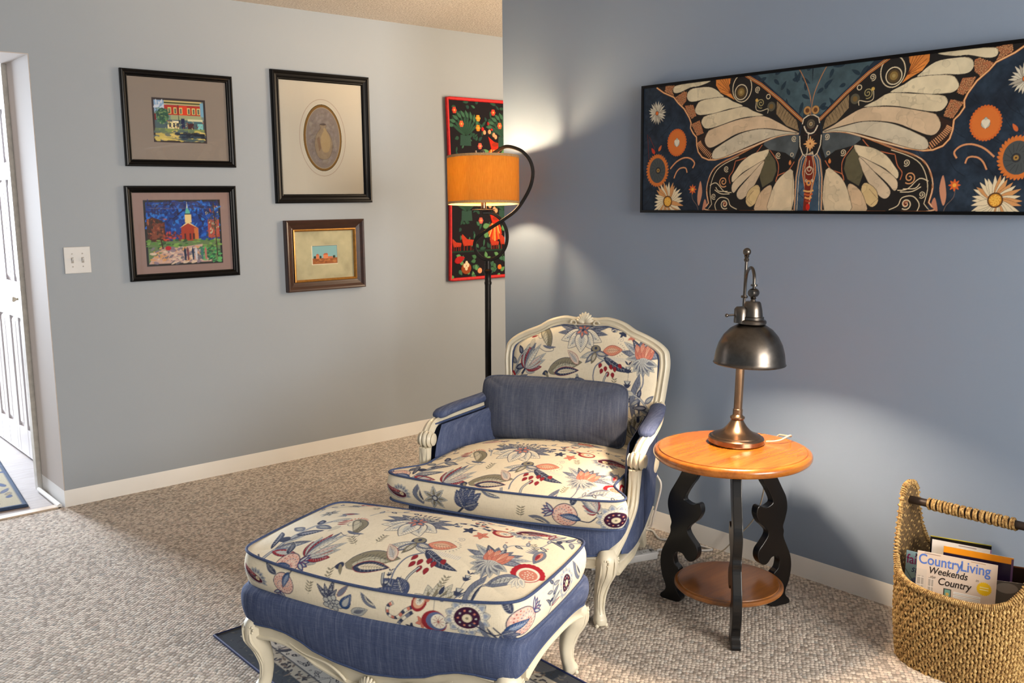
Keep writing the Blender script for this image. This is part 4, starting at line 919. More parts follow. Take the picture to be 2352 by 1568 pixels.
def m_bud(P):
    P.disc(0, 0, .023, NV, .019); P.disc(0, .004, .018, OL, .013); P.disc(0, .006, .006, NV)
    for an, L, c in ((200, .075, LG), (225, .065, SL), (-30, .07, LG), (-10, .06, SL), (250, .05, OL)): P.petal(0, -.012, L, .022, math.radians(an), c, NV, .0018, inner=WH)
    P.petal(.035, -.004, .085, .040, .10, (224, 150, 124), CM, .0026, tip=1.2, inner=(232, 190, 160))
    for j in range(10): a = -1.2 + j * .27; P.line([(.085 + .040 * math.cos(a), .004 + .026 * math.sin(a)), (.085 + .047 * math.cos(a), .004 + .031 * math.sin(a))], .0015, NV)
    P.spiral(.11, .045, .012, .0012, SL, 1.5)
def m_bluehook(P):     # hatched horn shaped leaf with red drops and stem
    P.petal(-.05, 0, .135, .030, -.10, NV, NV, .0020, curve=-.28, tip=.8)
    for j in range(16):
        x = -.04 + j * .0065; P.line([(x, -.009 - .0003 * j), (x + .002, .008 - .0004 * j)], .0015, (178, 186, 200))
    for (x, y, a) in ((-.062, -.022, -1.9), (-.040, -.034, -1.6), (-.020, -.026, -1.2), (.0, -.034, -1.4), (.018, -.022, -.9), (-.03, -.055, -1.5), (-.008, -.058, -1.4), (-.055, -.045, -1.9)):
        P.petal(x, y, .022, .015, a, CM, (96, 26, 40), .0012)
    P.line(smooth_pts([(-.05, -.01), (-.085, -.035), (-.095, -.075), (-.088, -.11)], 5), .005, SL); P.line(smooth_pts([(-.03, -.06), (-.045, -.095), (-.035, -.13), (-.01, -.15)], 5), .009, NV); P.line(smooth_pts([(-.03, -.06), (-.045, -.095), (-.035, -.13), (-.01, -.15)], 5), .0045, LG)
def m_curl(P):     # big curled leaf
    P.petal(-.075, -.016, .16, .060, .06, OL, NV, .0022, curve=.22, tip=.95, inner=(190, 186, 166)); P.petal(-.045, -.022, .115, .034, .05, NV, CM, .0022, curve=.10); P.petal(-.03, -.018, .085, .018, .05, (226, 214, 190), None, curve=.08)
    for j in range(12): P.line([(-.05 + j * .0105, .016), (-.048 + j * .0105, .030 - abs(j - 5) * .002)], .0015, NV)
    P.petal(.065, .022, .075, .030, 2.45, (222, 206, 190), CM, .0020, curve=-.1, inner=(196, 196, 196))
    P.petal(-.075, -.02, .030, .022, 3.5, NV); P.petal(-.09, -.02, .035, .010, -.9, OL, NV, .001)
    P.line(smooth_pts([(.060, -.02), (.075, -.045), (.10, -.06)], 4), .009, NV); P.line(smooth_pts([(.060, -.02), (.075, -.045), (.10, -.06)], 4), .004, LG)
def m_tulip(P):    # opens towards +x
    P.line([(-.03, -.006), (0, 0)], .010, NV); P.line([(-.055, -.02), (-.03, -.006)], .003, NV)
    for an, L, W, c, i_ in ((62, .060, .030, CM, (184, 60, 58)), (-58, .050, .030, LG, CO), (46, .080, .028, LG, SL), (-34, .082, .030, CM, (120, 40, 60)), (30, .100, .026, CM, LG), (-18, .105, .026, LG, CO), (20, .118, .024, SL, LG), (-6, .120, .024, LG, (222, 200, 190)), (8, .128, .024, LG, WH)):
        P.petal(0, 0, L, W, math.radians(an), c, NV, .0018, inner=i_, curve=.06 if an > 0 else -.06)
def m_paisley(P):
    for x, y, L in ((-.055, .022, .04), (-.06, .008, .045), (-.05, -.004, .036)): P.petal(x, y, L, .008, .25, CM)
    for j in range(14): a = -.6 + j * .26; P.petal(.0 + .030 * math.cos(a), .012 + .036 * math.sin(a), .012, .006, a, CO)
    P.petal(-.006, .046, .105, .050, -1.35, OL, NV, .0022, curve=.35, tip=.9, inner=(206, 200, 176)); 
    P.ring(.0, .014, .016, .0016, NV, .022)
    for j in range(5): P.petal(.018 + j * .006, -.035 - j * .002, .04, .008, -.3 + j * .1, SL, NV, .0008)
    P.line(smooth_pts([(.0, -.045), (.03, -.058), (.065, -.055), (.07, -.045), (.06, -.043)], 4), .002, NV)
    P.petal(-.03, -.01, .04, .020, -2.0, (214, 206, 186), OL, .0012)
def m_branch(P):    # drooping grey leaves spray
    P.line(smooth_pts([(-.02, -.11), (0, -.06), (.02, -.01), (.05, .04), (.10, .075)], 6), .010, SL); P.line(smooth_pts([(-.02, -.11), (0, -.06), (.02, -.01), (.05, .04), (.10, .075)], 6), .004, LG)
    for x, y, an, L, c, i_ in ((.0, -.05, 15, .09, SL, LG), (.01, -.03, 38, .075, LG, SL), (.025, .0, 10, .07, NV, SL), (.0, -.06, -8, .08, CM, LG), (.03, .02, 150, .05, SL, LG), (.06, .05, 120, .035, NV, SL), (.08, .065, 20, .05, LG, WH), (.02, -.02, 170, .04, NV, NV), (.055, .04, -20, .06, SL, LG)):
        P.petal(x, y, L, .020, math.radians(an), c, NV, .0015, inner=i_)
    P.petal(-.01, -.05, .075, .018, 2.3, NV, NV, curve=-.4)
def m_pomflower(P):
    for an, L, c in ((170, .10, SL), (150, .105, LG), (132, .085, NV), (110, .070, SL), (90, .068, NV), (70, .070, SL), (48, .085, SL), (30, .105, LG), (10, .10, SL), (188, .075, LG)):
        P.petal(0, .005, L, .026, math.radians(an), c, NV, .0016, inner=(150, 158, 172))
    for x, an in ((-.03, 118), (.03, 62), (-.012, 98), (.016, 80)):
        P.petal(x * .3, -.004, .062, .036, math.radians(an), CO, CM, .0014, tip=.75)
        for d in (-.12, .0, .12): P.line([(x * .4, .004), (x * .4 + .050 * math.cos(math.radians(an) + d), .050 * math.sin(math.radians(an) + d))], .0014, (240, 196, 168))
    for an in range(200, 350, 24): P.petal(0, -.010, .060, .026, math.radians(an), LG if an % 48 else SL, NV, .0016, inner=SL)
    P.disc(0, -.008, .020, LG, .010); 
    for j in range(5): P.line([(-.016 + j * .008, -.002), (-.010 + j * .005, -.016)], .0012, NV)
    P.line(smooth_pts([(0, -.05), (.004, -.09), (-.01, -.12), (-.05, -.155)], 5), .005, SL)
def m_strip(P):     # striped curls with a small bud
    for pts, c0 in ((smooth_pts([(.03, .0), (.0, .012), (-.04, .018), (-.055, .045), (-.035, .065), (-.01, .06)], 6), CO), (smooth_pts([(.02, -.012), (-.03, .0), (-.07, .0), (-.095, -.012), (-.09, -.03), (-.07, -.03)], 6), SL)):
        P.line(pts, .013, NV)
        for j in range(0, len(pts) - 2): 
            if (j // 2) % 3 != 0: P.line(pts[j:j + 2], .010, c0 if (j // 2) % 3 == 1 else WH)
    P.disc(.06, -.008, .034, CM, .026, 24); P.disc(.062, -.006, .026, (222, 170, 140), .019); P.disc(.066, -.006, .018, WH, .013)
    for j in range(8): a = j * .785; P.line([(.066, -.006), (.066 + .014 * math.cos(a), -.006 + .010 * math.sin(a))], .0012, NV)
    P.line([(.06, .02), (.062, .05)], .0015, NV); P.disc(.062, .052, .004, CO); P.disc(.045, .044, .005, CM); P.disc(.085, .05, .004, NV)
    for j in range(5): P.petal(.015, -.058, .026, .013, j * 1.257, CO, CM, .0012); P.petal(-.035, -.042, .024, .012, j * 1.257 + .5, NV, NV, .001)
def m_sun(P, c=CM):        # paisley with a lace edge
    for j in range(11): a = -2.6 + j * .42; P.petal(-.012 + .028 * math.cos(a), .020 * math.sin(a), .030, .020, a, LG, NV, .0014, inner=SL)
    P.petal(-.048, -.010, .150, .058, .10, LG, NV, .0018, curve=.30, tip=.75); P.petal(-.042, -.008, .125, .044, .10, (76, 26, 50), CM, .0018, curve=.28, tip=.75)
    P.petal(.0, .0, .09, .020, .30, c, None, curve=.2)
    P.disc(-.014, .0, .012, (226, 206, 170), .010); P.disc(-.014, .0, .004, OL)
    for j in range(9): P.disc(.006 + j * .008, .008 + j * .0032 + .006 * math.sin(j * 2), .0022, (230, 180, 160), n=7)
def m_redscal(P):
    for j in range(12): a = .2 + j * .30; P.disc(.042 * math.cos(a), .040 * math.sin(a), .012, (176, 36, 50))
    P.disc(0, 0, .042, (176, 36, 50), .040); P.disc(.002, -.002, .036, WH, .034); P.disc(.004, -.004, .029, CO, .026)
    for j in range(16): P.disc(.004 + .020 * math.cos(j * 2.4) * math.sqrt(j / 16), -.004 + .020 * math.sin(j * 2.4) * math.sqrt(j / 16), .0022, WH, n=7)
    P.petal(-.012, -.030, .105, .046, -2.5, SL, NV, .0020, inner=LG)
    for j in range(5): P.line([(-.035 - j * .012, -.040 - j * .006), (-.030 - j * .012, -.068 - j * .003)], .0016, NV); 
    for an in (-2.0, -1.6, -1.2, -.8): P.petal(-.01, -.030, .045, .020, an, WH, NV, .0014, inner=LG)
    P.line(smooth_pts([(-.09, -.09), (-.12, -.11), (-.15, -.14)], 4), .008, NV); P.line(smooth_pts([(-.09, -.09), (-.12, -.11), (-.15, -.14)], 4), .003, LG)
def m_bells(P):
    P.line([(0, -.09), (.004, .06)], .0014, NV)
    for y, s in ((.058, .0), (.03, 1.0), (-.02, 1.2), (-.075, 1.5)):
        if s: P.poly([(-.013 * s, y + .010 * s), (.013 * s, y + .010 * s), (.004 * s, y - .010 * s), (-.004 * s, y - .010 * s)], NV); P.poly([(-.010 * s, y + .009 * s), (.010 * s, y + .009 * s), (.003 * s, y + .001), (-.003 * s, y + .001)], LG)
        for d in (-1, 1): P.petal(0, y - .012, .022, .007, PI / 2 - d * .9, NV)
def m_horn(P):
    P.petal(0, -.075, .155, .046, 1.25, SL, NV, .0022, curve=.28, tip=1.1, inner=(214, 208, 190)); P.petal(.012, -.04, .085, .010, 1.3, NV, None, curve=.25)
def m_feather(P):
    P.line(smooth_pts([(0, .06), (.01, .02), (.01, -.02)], 4), .002, NV); P.petal(.0, .045, .085, .034, -1.45, SL, NV, .0018, inner=(222, 160, 134)); P.petal(.0, .02, .04, .012, -1.45, CM)
    for j in range(5): P.petal(-.01, .03 - j * .004, .035, .006, 2.6 + j * .2, SL)
def m_blueleaves(P):
    for an, L in ((158, .10), (180, .115), (205, .10), (138, .07), (225, .075)):
        P.petal(0, 0, L, .044, math.radians(an), (72, 84, 118), NV, .002, tip=.9)
        a = math.radians(an); P.line([(0, 0), (L * .85 * math.cos(a), L * .85 * math.sin(a))], .0022, LG)
        for j in range(1, 6):
            x, y = L * j / 6.5 * math.cos(a), L * j / 6.5 * math.sin(a)
            for d in (-.7, .7): P.line([(x, y), (x + .016 * math.cos(a + d), y + .016 * math.sin(a + d))], .0016, NV)
    P.line([(0, 0), (.06, -.02)], .008, NV)
def m_fan(P):     # open scalloped flower facing up
    for an in (150, 126, 104, 76, 54, 30): P.petal(0, -.01, .085, .040, math.radians(an), (206, 202, 184), NV, .0020, inner=OL)
    P.petal(-.004, -.01, .050, .022, 2.2, SL, NV, .0016, inner=LG); P.petal(.004, -.01, .050, .022, .95, SL, NV, .0016, inner=LG); P.petal(0, .04, .025, .014, PI / 2, NV)
def m_pom(P):        # pomegranate
    P.disc(0, 0, .044, NV, .046, 30); P.disc(0, 0, .041, (226, 190, 176), .043, 30)
    for j in range(60): r_ = .038 * math.sqrt(j / 60.0); a = j * 2.4; P.disc(r_ * math.cos(a), r_ * 1.05 * math.sin(a), .0024, [CO, CM, WH, SL][j % 4], n=6)
    for an in (150, 172, 194, 215, 130): P.petal(-.038, .012, .042, .014, math.radians(an), NB, CM, .0014, inner=LG)
    P.petal(.052, -.012, .070, .026, 3.1, NB, NV, .0018, curve=-.12, inner=(120, 142, 176)); P.petal(.020, .040, .060, .026, 1.0, NV, LG, .002, curve=.2); 
    P.line(smooth_pts([(.045, -.015), (.08, -.02), (.11, .01), (.13, .03)], 4), .0045, NV)
def m_thistle(P):
    for an, L in ((80, .075), (110, .055), (135, .065), (58, .050)): P.petal(-.01, .01, L, .018, math.radians(an), NV, NV, .001); P.disc(-.01 + L * .5 * math.cos(math.radians(an)), .01 + L * .5 * math.sin(math.radians(an)), .003, LG)
    for j in range(14): a = j * 2.4; r_ = .028 * math.sqrt(j / 14.0); P.disc(r_ * math.cos(a), r_ * .9 * math.sin(a), .0105, NV); P.disc(r_ * math.cos(a), r_ * .9 * math.sin(a), .0080, LG)
    P.petal(.035, -.01, .065, .034, 1.05, NB, NV, .002, inner=LG, tip=.9); P.petal(.065, -.022, .065, .030, .45, LG, NV, .002, inner=SL)
    P.petal(.02, .030, .055, .016, .9, SL, CM, .0016)
def m_ball(P):
    P.disc(0, 0, .034, CM, .034, 26); P.disc(.006, .002, .027, (96, 110, 150), .028); P.disc(.012, .003, .020, WH, .022)
    for j in range(9): a = j * .7; P.line([(.012, .003), (.012 + .016 * math.cos(a), .003 + .018 * math.sin(a))], .0014, CM)
    P.line(smooth_pts([(.03, 0), (.06, .01), (.09, .0)], 3), .003, NV)
    P.line([(0, .034), (0, .07)], .0016, NV); P.disc(-.02, .06, .007, CO, n=6); P.disc(.018, .064, .007, SL, n=6)
def m_bigsun(P):
    for j in range(12): a = j * .5236 + .2; P.petal(.036 * math.cos(a), .032 * math.sin(a), .026, .024, a, LG, NV, .0014, inner=(150, 160, 180))
    P.disc(0, 0, .044, WH, .040, 30); P.disc(0, 0, .036, (60, 26, 56), .032, 30); P.disc(0, 0, .013, (226, 214, 184), .012); P.disc(0, 0, .004, OL)
    for j in range(10): a = j * .628; P.disc(.024 * math.cos(a), .022 * math.sin(a), .003, CO if j % 2 else LG, n=7)
    for j in range(26): a = j * .2417; P.disc(.0405 * math.cos(a), .0365 * math.sin(a), .0016, SL, n=6)
def m_star(P):
    for j in range(7): P.petal(0, 0, .050, .020, j * .8976, LG, NV, .0018, inner=OL)
    P.disc(0, 0, .013, NV); P.disc(0, 0, .008, LG)
def m_vine(P):
    p_ = smooth_pts([(-.10, -.03), (-.05, .012), (.0, .0), (.05, -.02), (.10, .01)], 6); P.line(p_, .0048, SL); P.line(p_, .0020, LG)
    for x, y, an in ((-.07, .0, 70), (-.03, .01, -60), (.01, -.004, 60), (.05, -.02, -70), (.09, .004, 50)): P.petal(x, y, .034, .014, math.radians(an), SL if an > 0 else NV, NV, .0012, inner=LG)
    for x, y in ((-.05, .04), (.03, .03), (.07, -.035)): P.disc(x, y, .004, CM); P.disc(x, y, .0018, WH)
def m_sprig(P, c=OL):
    P.line([(0, -.02), (.006, .03)], .0012, c)
    for j in range(4):
        for d in (-1, 1): P.petal(.001 * j, -.01 + j * .010, .016, .005, PI / 2 - d * .9, c)
def ground(x0, y0, x1, y1, res=0.0013):
    P = Paint(x0, y0, x1, y1, res, GR)
    n = fbm(P.H, P.W, 30, 3, 3)[..., None]; P.a *= (0.965 + 0.06 * n); P.hatch = True
    return P

# top of the ottoman cushion (x right, y towards the chair), seat cushion and back share the print
def print_top(P, lay):
    for fn, x, y, s, sy, a, fl in lay: at(P, x, y, fn, s, sy, a, fl)
LAY_O = [(m_branch, -.365, -.13, 1.15, 1.45, .15, 1), (m_big, -.018, .035, 1.0, 1.15, 0, 1), (m_bud, .055, -.072, 1.0, 1.15, 0, 1), (m_bluehook, .150, -.110, 1.0, 1.15, 0, 1), (m_curl, -.030, -.195, .95, 1.1, 0, 1),
         (m_tulip, -.235, -.215, .92, 1.1, .78, 1), (m_paisley, -.200, -.040, .95, 1.2, 0, 1), (m_strip, .185, .100, .95, 1.1, 0, 1), (m_pomflower, .300, -.090, .95, 1.15, 0, 1), (m_sun, .300, .150, .9, 1.15, .1, 1),
         (m_redscal, .405, -.095, .85, 1.1, 0, 1), (m_feather, .385, .010, .9, 1.1, 0, 1), (m_branch, .405, .155, .75, .9, -1.6, -1), (m_blueleaves, .125, -.275, .95, 1.1, 0, 1), (m_fan, .222, -.295, .95, 1.1, 0, 1),
         (m_bells, .268, -.215, .75, 1.0, 0, 1), (m_horn, .310, -.235, .75, .9, 0, 1), (m_pom, -.275, -.255, .85, 1.0, .1, -1), (m_star, -.36, .075, .62, .8, 0, 1), (m_pom, -.115, .225, .70, .9, 0, -1),
         (m_redscal, -.31, .225, .55, .6, 0, 1), (m_sprig, .21, -.22, 1, 1, 0, 1), (m_sprig, -.13, -.26, .9, 1, .3, 1), (m_sprig, -.24, .16, 1, 1.2, .8, 1), (m_sprig, .11, .21, 1, 1, 1.2, 1), (m_feather, -.27, .06, .7, .7, 1.6, 1), (m_strip, -.03, .255, .6, .7, 0, 1), (m_sprig, .36, .06, 1, 1, .8, 1)]
LAY_O += [(m_vine, -.13, .13, .9, 1, .5, 1), (m_vine, .12, .175, .8, .9, -.2, 1), (m_vine, .33, .05, .8, 1, .9, 1), (m_vine, -.40, .18, .8, .8, 1.0, 1), (m_sprig, -.06, -.10, 1, 1, 0, 1), (m_sprig, -.13, -.13, 1, 1, 1, 1), (m_sprig, .01, .20, 1.2, 1, 0, 1), (m_bells, .05, -.235, .5, .6, .2, 1)]
LAY_S = [(m_branch, -.345, -.44, 1.1, 1.4, .1, 1), (m_big, -.045, -.225, 1.0, 1.4, 0, 1), (m_bud, .028, -.345, 1.0, 1.3, 0, 1), (m_bluehook, .120, -.385, 1.0, 1.3, 0, 1), (m_curl, -.055, -.500, .95, 1.15, 0, 1), (m_tulip, -.215, -.535, .92, 1.25, .85, 1),
         (m_paisley, -.205, -.315, .95, 1.3, 0, 1), (m_strip, .135, -.160, .95, 1.2, 0, 1), (m_pomflower, .262, -.395, .95, 1.3, 0, 1), (m_sun, .285, -.20, .9, 1.2, -.2, 1), (m_redscal, .380, -.415, .8, 1.1, 0, 1), (m_pom, -.225, -.09, .8, 1.2, 0, -1),
         (m_pomflower, .125, .0, .8, .9, 0, 1), (m_fan, -.09, .01, .8, .9, .4, 1), (m_sprig, .22, -.50, 1, 1, 0, 1), (m_star, -.33, -.18, .6, .9, 0, 1), (m_branch, .0, .10, .8, .9, -1.4, 1), (m_feather, .34, -.31, .8, 1.0, 0, 1), (m_horn, .20, -.56, .7, .8, 0, 1), (m_sprig, -.14, -.18, 1, 1.2, .8, 1), (m_pom, -.40, -.52, .9, .9, 0, 1)]
LAY_S += [(m_vine, .02, -.10, .9, 1, .4, 1), (m_vine, .35, -.50, .8, 1, .3, 1), (m_vine, -.13, -.20, .8, 1, 1.2, 1), (m_sprig, -.10, -.40, 1, 1.2, 0, 1), (m_vine, .26, -.06, .9, 1, 0, 1), (m_sprig, .19, -.27, 1, 1, .5, 1), (m_vine, -.34, -.30, .8, .8, 1.2, 1)]
LAY_B = [(m_branch, -.325, .70, 1.0, 1.2, .1, 1), (m_big, -.002, .870, .95, 1.0, 0, 1), (m_bud, .065, .800, .95, 1.0, 0, 1), (m_bluehook, .150, .768, .95, 1.0, 0, 1), (m_curl, -.070, .715, .95, 1.0, 0, 1), (m_tulip, -.250, .705, .95, 1.0, .78, 1),
         (m_paisley, -.190, .842, .95, 1.05, 0, 1), (m_strip, .200, .905, .8, .8, 0, 1), (m_pomflower, .268, .775, .95, 1.1, 0, 1), (m_bells, .208, .690, .9, 1.2, 0, 1), (m_horn, .250, .600, .95, 1.3, 0, 1), (m_branch, .31, .58, .8, 1.0, .2, -1), (m_fan, .26, .47, .9, 1.1, 0, 1), (m_sprig, .15, .66, 1, 1, 0, 1), (m_blueleaves, .03, .64, .9, .9, 0, 1), (m_redscal, -.33, .665, .6, .6, 0, 1)]

# ------------------------------------------------------------------ cushion shapes
def plan(s, t, w, d, n, bx=0.0, by=0.0):
    m = np.maximum(np.maximum(abs(s), abs(t)), 1e-6); dx, dy = s / m, t / m
    k = 1.0 / (np.abs(dx) ** n + np.abs(dy) ** n) ** (1.0 / n)
    x, y = s * k, t * k
    X = w * x + bx * np.sign(x) * np.abs(x) ** 3 * (1 - y * y)
    Y = d * y + by * np.sign(y) * np.abs(y) ** 3 * (1 - x * x)
    return X, Y
def perim(N):
    """walk round the unit square: front left -> front right -> back -> left; returns s,t and a running length"""
    a = np.linspace(-1, 1, N, endpoint=False)
    s = np.concatenate([a, np.ones(N), -a, -np.ones(N)]); t = np.concatenate([-np.ones(N), a, np.ones(N), -a])
    return s, t
def box_cushion(parent, name, w, d, n, bx, by, zt, puff, thick, layfn, boxfn, warp=None, step=0.0014, mat=None, bulge=0.010, sag=0.0):
    """zt(X,Y)->edge height; warp(X,Y)->X,Y"""
    mat = mat or M_FLORAL
    nu, nv = int(2 * w / step), int(2 * d / step)
    s, t = np.meshgrid(np.linspace(-1, 1, nu), np.linspace(-1, 1, nv))
    X, Y = plan(s, t, w, d, n, bx, by)
    if warp: X, Y = warp(X, Y)
    Z = zt(X, Y) + puff * (1 - np.abs(s) ** 2.6) * (1 - np.abs(t) ** 2.6) + 0.004 * (1 - np.maximum(abs(s), abs(t)) ** 10)
    Z += 0.004 * np.sin(X * 9 + 1) * np.sin(Y * 11) * (1 - np.abs(s) ** 2) * (1 - np.abs(t) ** 2)
    P = ground(-w - .03, -d - .06, w + .03, d + .06) if layfn is None else layfn
    f = P.sampler()
    root = gridmesh(name, X, Y, Z, mat, parent, f(X, Y))
    N = 300
    s, t = perim(N); X0, Y0 = plan(s, t, w, d, n, bx, by)
    cx = np.gradient(X0); cy = np.gradient(Y0); nl = np.hypot(cx, cy); nx, ny = cy / nl, -cx / nl
    L = np.concatenate([[0], np.cumsum(np.hypot(np.diff(X0), np.diff(Y0)))])
    if warp: X0, Y0 = warp(X0, Y0)
    vv = np.linspace(0, 1, 76)[:, None]
    off = bulge * np.sin(PI * vv) - 0.004 * vv
    X = X0[None] + nx[None] * off; Y = Y0[None] + ny[None] * off
    E0 = zt(X0, Y0)[None]; Z = E0 - vv * thick(X0, Y0)[None] if callable(thick) else E0 - vv * thick
    fb = boxfn.sampler(); col = fb(np.broadcast_to(L[None], X.shape), (1 - vv) * 0.11 + 0 * X)
    gridmesh(name + '_boxing', X, Y, Z, mat, root, col, wrap_u=True, flip=True)
    st = slice(None, None, 4)
    up = list(zip((X0 + nx * .003)[st], (Y0 + ny * .003)[st], (zt(X0, Y0) + .001)[st])); lo = list(zip(X[-1][st] + nx[st] * .005, Y[-1][st] + ny[st] * .005, Z[-1][st]))
    MB().tube(up, 0.0042, 8, closed=True, up=(0, 0, 1)).build('piping', M_PIPE, root); MB().tube(lo, 0.0042, 8, closed=True, up=(0, 0, 1)).build('piping', M_PIPE, root)
    # underside
    b = [(x, y, z) for x, y, z in zip(X[-1][st], Y[-1][st], Z[-1][st])]
    m = MB(); c = (float(np.mean(X[-1])), float(np.mean(Y[-1])), float(np.min(Z[-1]))); m.add(b + [c], [(i, (i + 1) % len(b), len(b)) for i in range(len(b))])
    m.build('cushion_underside', M_LINEN, root)
    return root

def upholstered_base(parent, name, w, y0, y1, n, ztop, zbot, mat, bulge=0.014, top_in=0.02, N=120, taper=0.0):
    """rounded box whose lower edge follows zbot(x,y); returns lower edge points"""
    s, t = perim(N); d = (y1 - y0) / 2; yc = (y1 + y0) / 2
    X0, Y0 = plan(s, t, w, d, n, 0.004, 0.006); cx = np.gradient(X0); cy = np.gradient(Y0); nl = np.hypot(cx, cy); nx, ny = cy / nl, -cx / nl
    vv = np.concatenate([np.linspace(0, .25, 8), np.linspace(.3, 1, 18)])[:, None]
    off = bulge * np.sin(PI * np.clip(vv, 0, 1)) ** 0.7 - top_in * (1 - np.clip(vv / .22, 0, 1)) ** 2 - 0.002 * vv
    X = X0[None] + nx[None] * off; Y = Y0[None] + ny[None] * off + yc
    X = X * (1 - taper * np.clip((Y + .22) / .55, 0, 1))
    zb = zbot(X0, Y0 + yc)[None]; Z = ztop + (zb - ztop) * vv ** 1.15
    o = gridmesh(name, X, Y, Z, mat, parent, None, wrap_u=True, flip=True)
    k_ = [(x, y, z) for x, y, z in zip(X[0], Y[0], Z[0])]; m = MB().add(k_ + [(0, yc, ztop + .004)], [(i, (i + 1) % len(k_), len(k_)) for i in range(len(k_))]); m.build('deck_cloth', mat, o)
    lo = list(zip(X[-1], Y[-1], Z[-1]))
    MB().tube(lo[::2], 0.0038, 8, closed=True, up=(0, 0, 1)).build('piping', M_PIPE, o)
    return o, lo

def cabriole(parent, kx, ky, zt, sx, sy, foot, z0=0.0, R=0.042, fy=None):
    """corner leg: kx,ky knee position, foot = foot position"""
    fx, fy = foot; H_ = zt - z0
    prof = [(0.0, 1.0, 0.8), (0.10, 1.06, 1.05), (0.25, 1.0, .98), (0.42, .72, .72), (0.60, .50, .56), (0.76, .34, .50), (0.86, .42, .54), (0.93, .62, .66), (0.975, .60, .58), (1.0, .55, .44)]
    path = []; sc = []
    for v_, k_, r_ in prof:
        out = 0.010 * math.sin(PI * min(1, v_ / .35)) if v_ < .35 else 0
        ff = v_ ** .9; inw = -0.014 * math.sin(PI * max(0, (v_ - .35)) / .65) ** 1
        x = kx + (fx - kx) * ff + sx * (out + inw); y = ky + (fy - ky) * ff + sy * (out + inw)
        path.append((x, y, zt - v_ * H_)); sc.append(r_ * R)
    path = smooth_pts(path, 4); scs = np.interp(np.linspace(0, 1, len(path)), np.linspace(0, 1, len(sc)), sc)
    n = 20; sec = []
    for j in range(n):
        a = 2 * PI * j / n; c, s_ = math.cos(a), math.sin(a); k_ = 1.0 / (abs(c) ** 3.2 + abs(s_) ** 3.2) ** (1 / 3.2)
        sec.append((c * k_ * .92, s_ * k_ * .92))
    m = MB().sweep(path, sec, up=(sx, sy, 0.0) if True else None, scales=list(scs))
    # carved acanthus lines on the two outer faces, scroll buttons at the foot
    L = len(path)
    for face in ((0, sy), (sx, 0)):
        fv = Vector((face[0], face[1], 0)); sd = Vector((abs(face[1]), abs(face[0]), 0))
        for o_, a0, a1 in ((-.50, .06, .66), (-.22, .10, .70), (.10, .04, .50)):
            pts = []; 
            for i in range(int(a0 * L), int(a1 * L)):
                t_ = (i / L - a0) / (a1 - a0); c = Vector(path[i]); q = c + fv * (scs[i] * (.93 if o_ != .1 else .93)) + sd * (scs[i] * (o_ + .12 * math.sin(t_ * PI))) * (1 if face[0] == 0 else 1) * (sx if face[0] == 0 else sy) * -1
                pts.append(tuple(q))
            if len(pts) > 3: m.tube(pts, [.0044 * math.sin(PI * (j + .5) / len(pts)) + .0008 for j in range(len(pts))], 6)
        c = Vector(path[int(.90 * L)]); q = c + fv * scs[int(.90 * L)] * .9 - sd * scs[int(.9 * L)] * .35 * (sx if face[0] == 0 else sy)
        m.ball(q, .0075, 10)
        c = Vector(path[int(.12 * L)]); q = c + fv * scs[int(.12 * L)] * .93 + sd * scs[int(.12 * L)] * .25
        for a in range(6): m.ball((q.x + sd.x * .009 * math.cos(a * 1.05), q.y + sd.y * .009 * math.cos(a * 1.05), q.z + .009 * math.sin(a * 1.05)), .0042, 8)
    return m.build('leg', M_CREAM, parent, angle=50)

def rail(parent, name, pts, hfn, depth=0.026, nrm=(0, -1, 0)):
    """carved apron: strip hanging below pts with bead mouldings; nrm outward"""
    n = len(pts); N_ = Vector(nrm); vs = []; fs = []; sec = [(0, -depth), (0, 0.002), (.10, .006), (.20, .001), (.30, -.002), (.75, -.002), (.84, .005), (.95, .004), (1.0, -.002), (1.0, -depth)]
    for i, p in enumerate(pts):
        h = hfn(i / (n - 1))
        for a, b in sec: vs.append((p[0] + N_.x * b, p[1] + N_.y * b, p[2] - a * h))
    k_ = len(sec)
    for i in range(n - 1):
        for j in range(k_): a, b = i * k_ + j, i * k_ + (j + 1) % k_; fs.append((a, b, b + k_, a + k_))
    fs += [tuple(range(k_)), tuple((n - 1) * k_ + j for j in range(k_))]
    return MB().add(vs, fs)

def shell(m, c, r, up=(0, 0, 1), side=(1, 0, 0), out=(0, -1, 0), n=9, spread=1.25):
    U, Sd, O_ = Vector(up), Vector(side), Vector(out)
    for i in range(n):
        a = -spread + 2 * spread * i / (n - 1); d = U * math.cos(a) + Sd * math.sin(a); L = r * (1 - .12 * abs(a))
        pts = [tuple(Vector(c) + d * L * t + O_ * (.004 + .006 * math.sin(PI * t))) for t in np.linspace(.08, 1, 7)]
        m.tube(pts, [r * (.04 + .15 * math.sin(PI * min(1, .12 + .80 * t))) for t in np.linspace(0, 1, 7)], 8)
    for sg in (-1, 1):
        o = Vector(c) + Sd * sg * r * 1.05 - U * r * .05
        pts = [tuple(o + Sd * sg * (r * .34 * (1 - t * .75)) * math.cos(t * 5.2) + U * (r * .34 * (1 - t * .75)) * math.sin(t * 5.2) + O_ * .005) for t in np.linspace(0, 1, 18)]
        m.tube(pts, [r * .09 * (1.15 - .5 * t) for t in np.linspace(0, 1, 18)], 8)
    return m

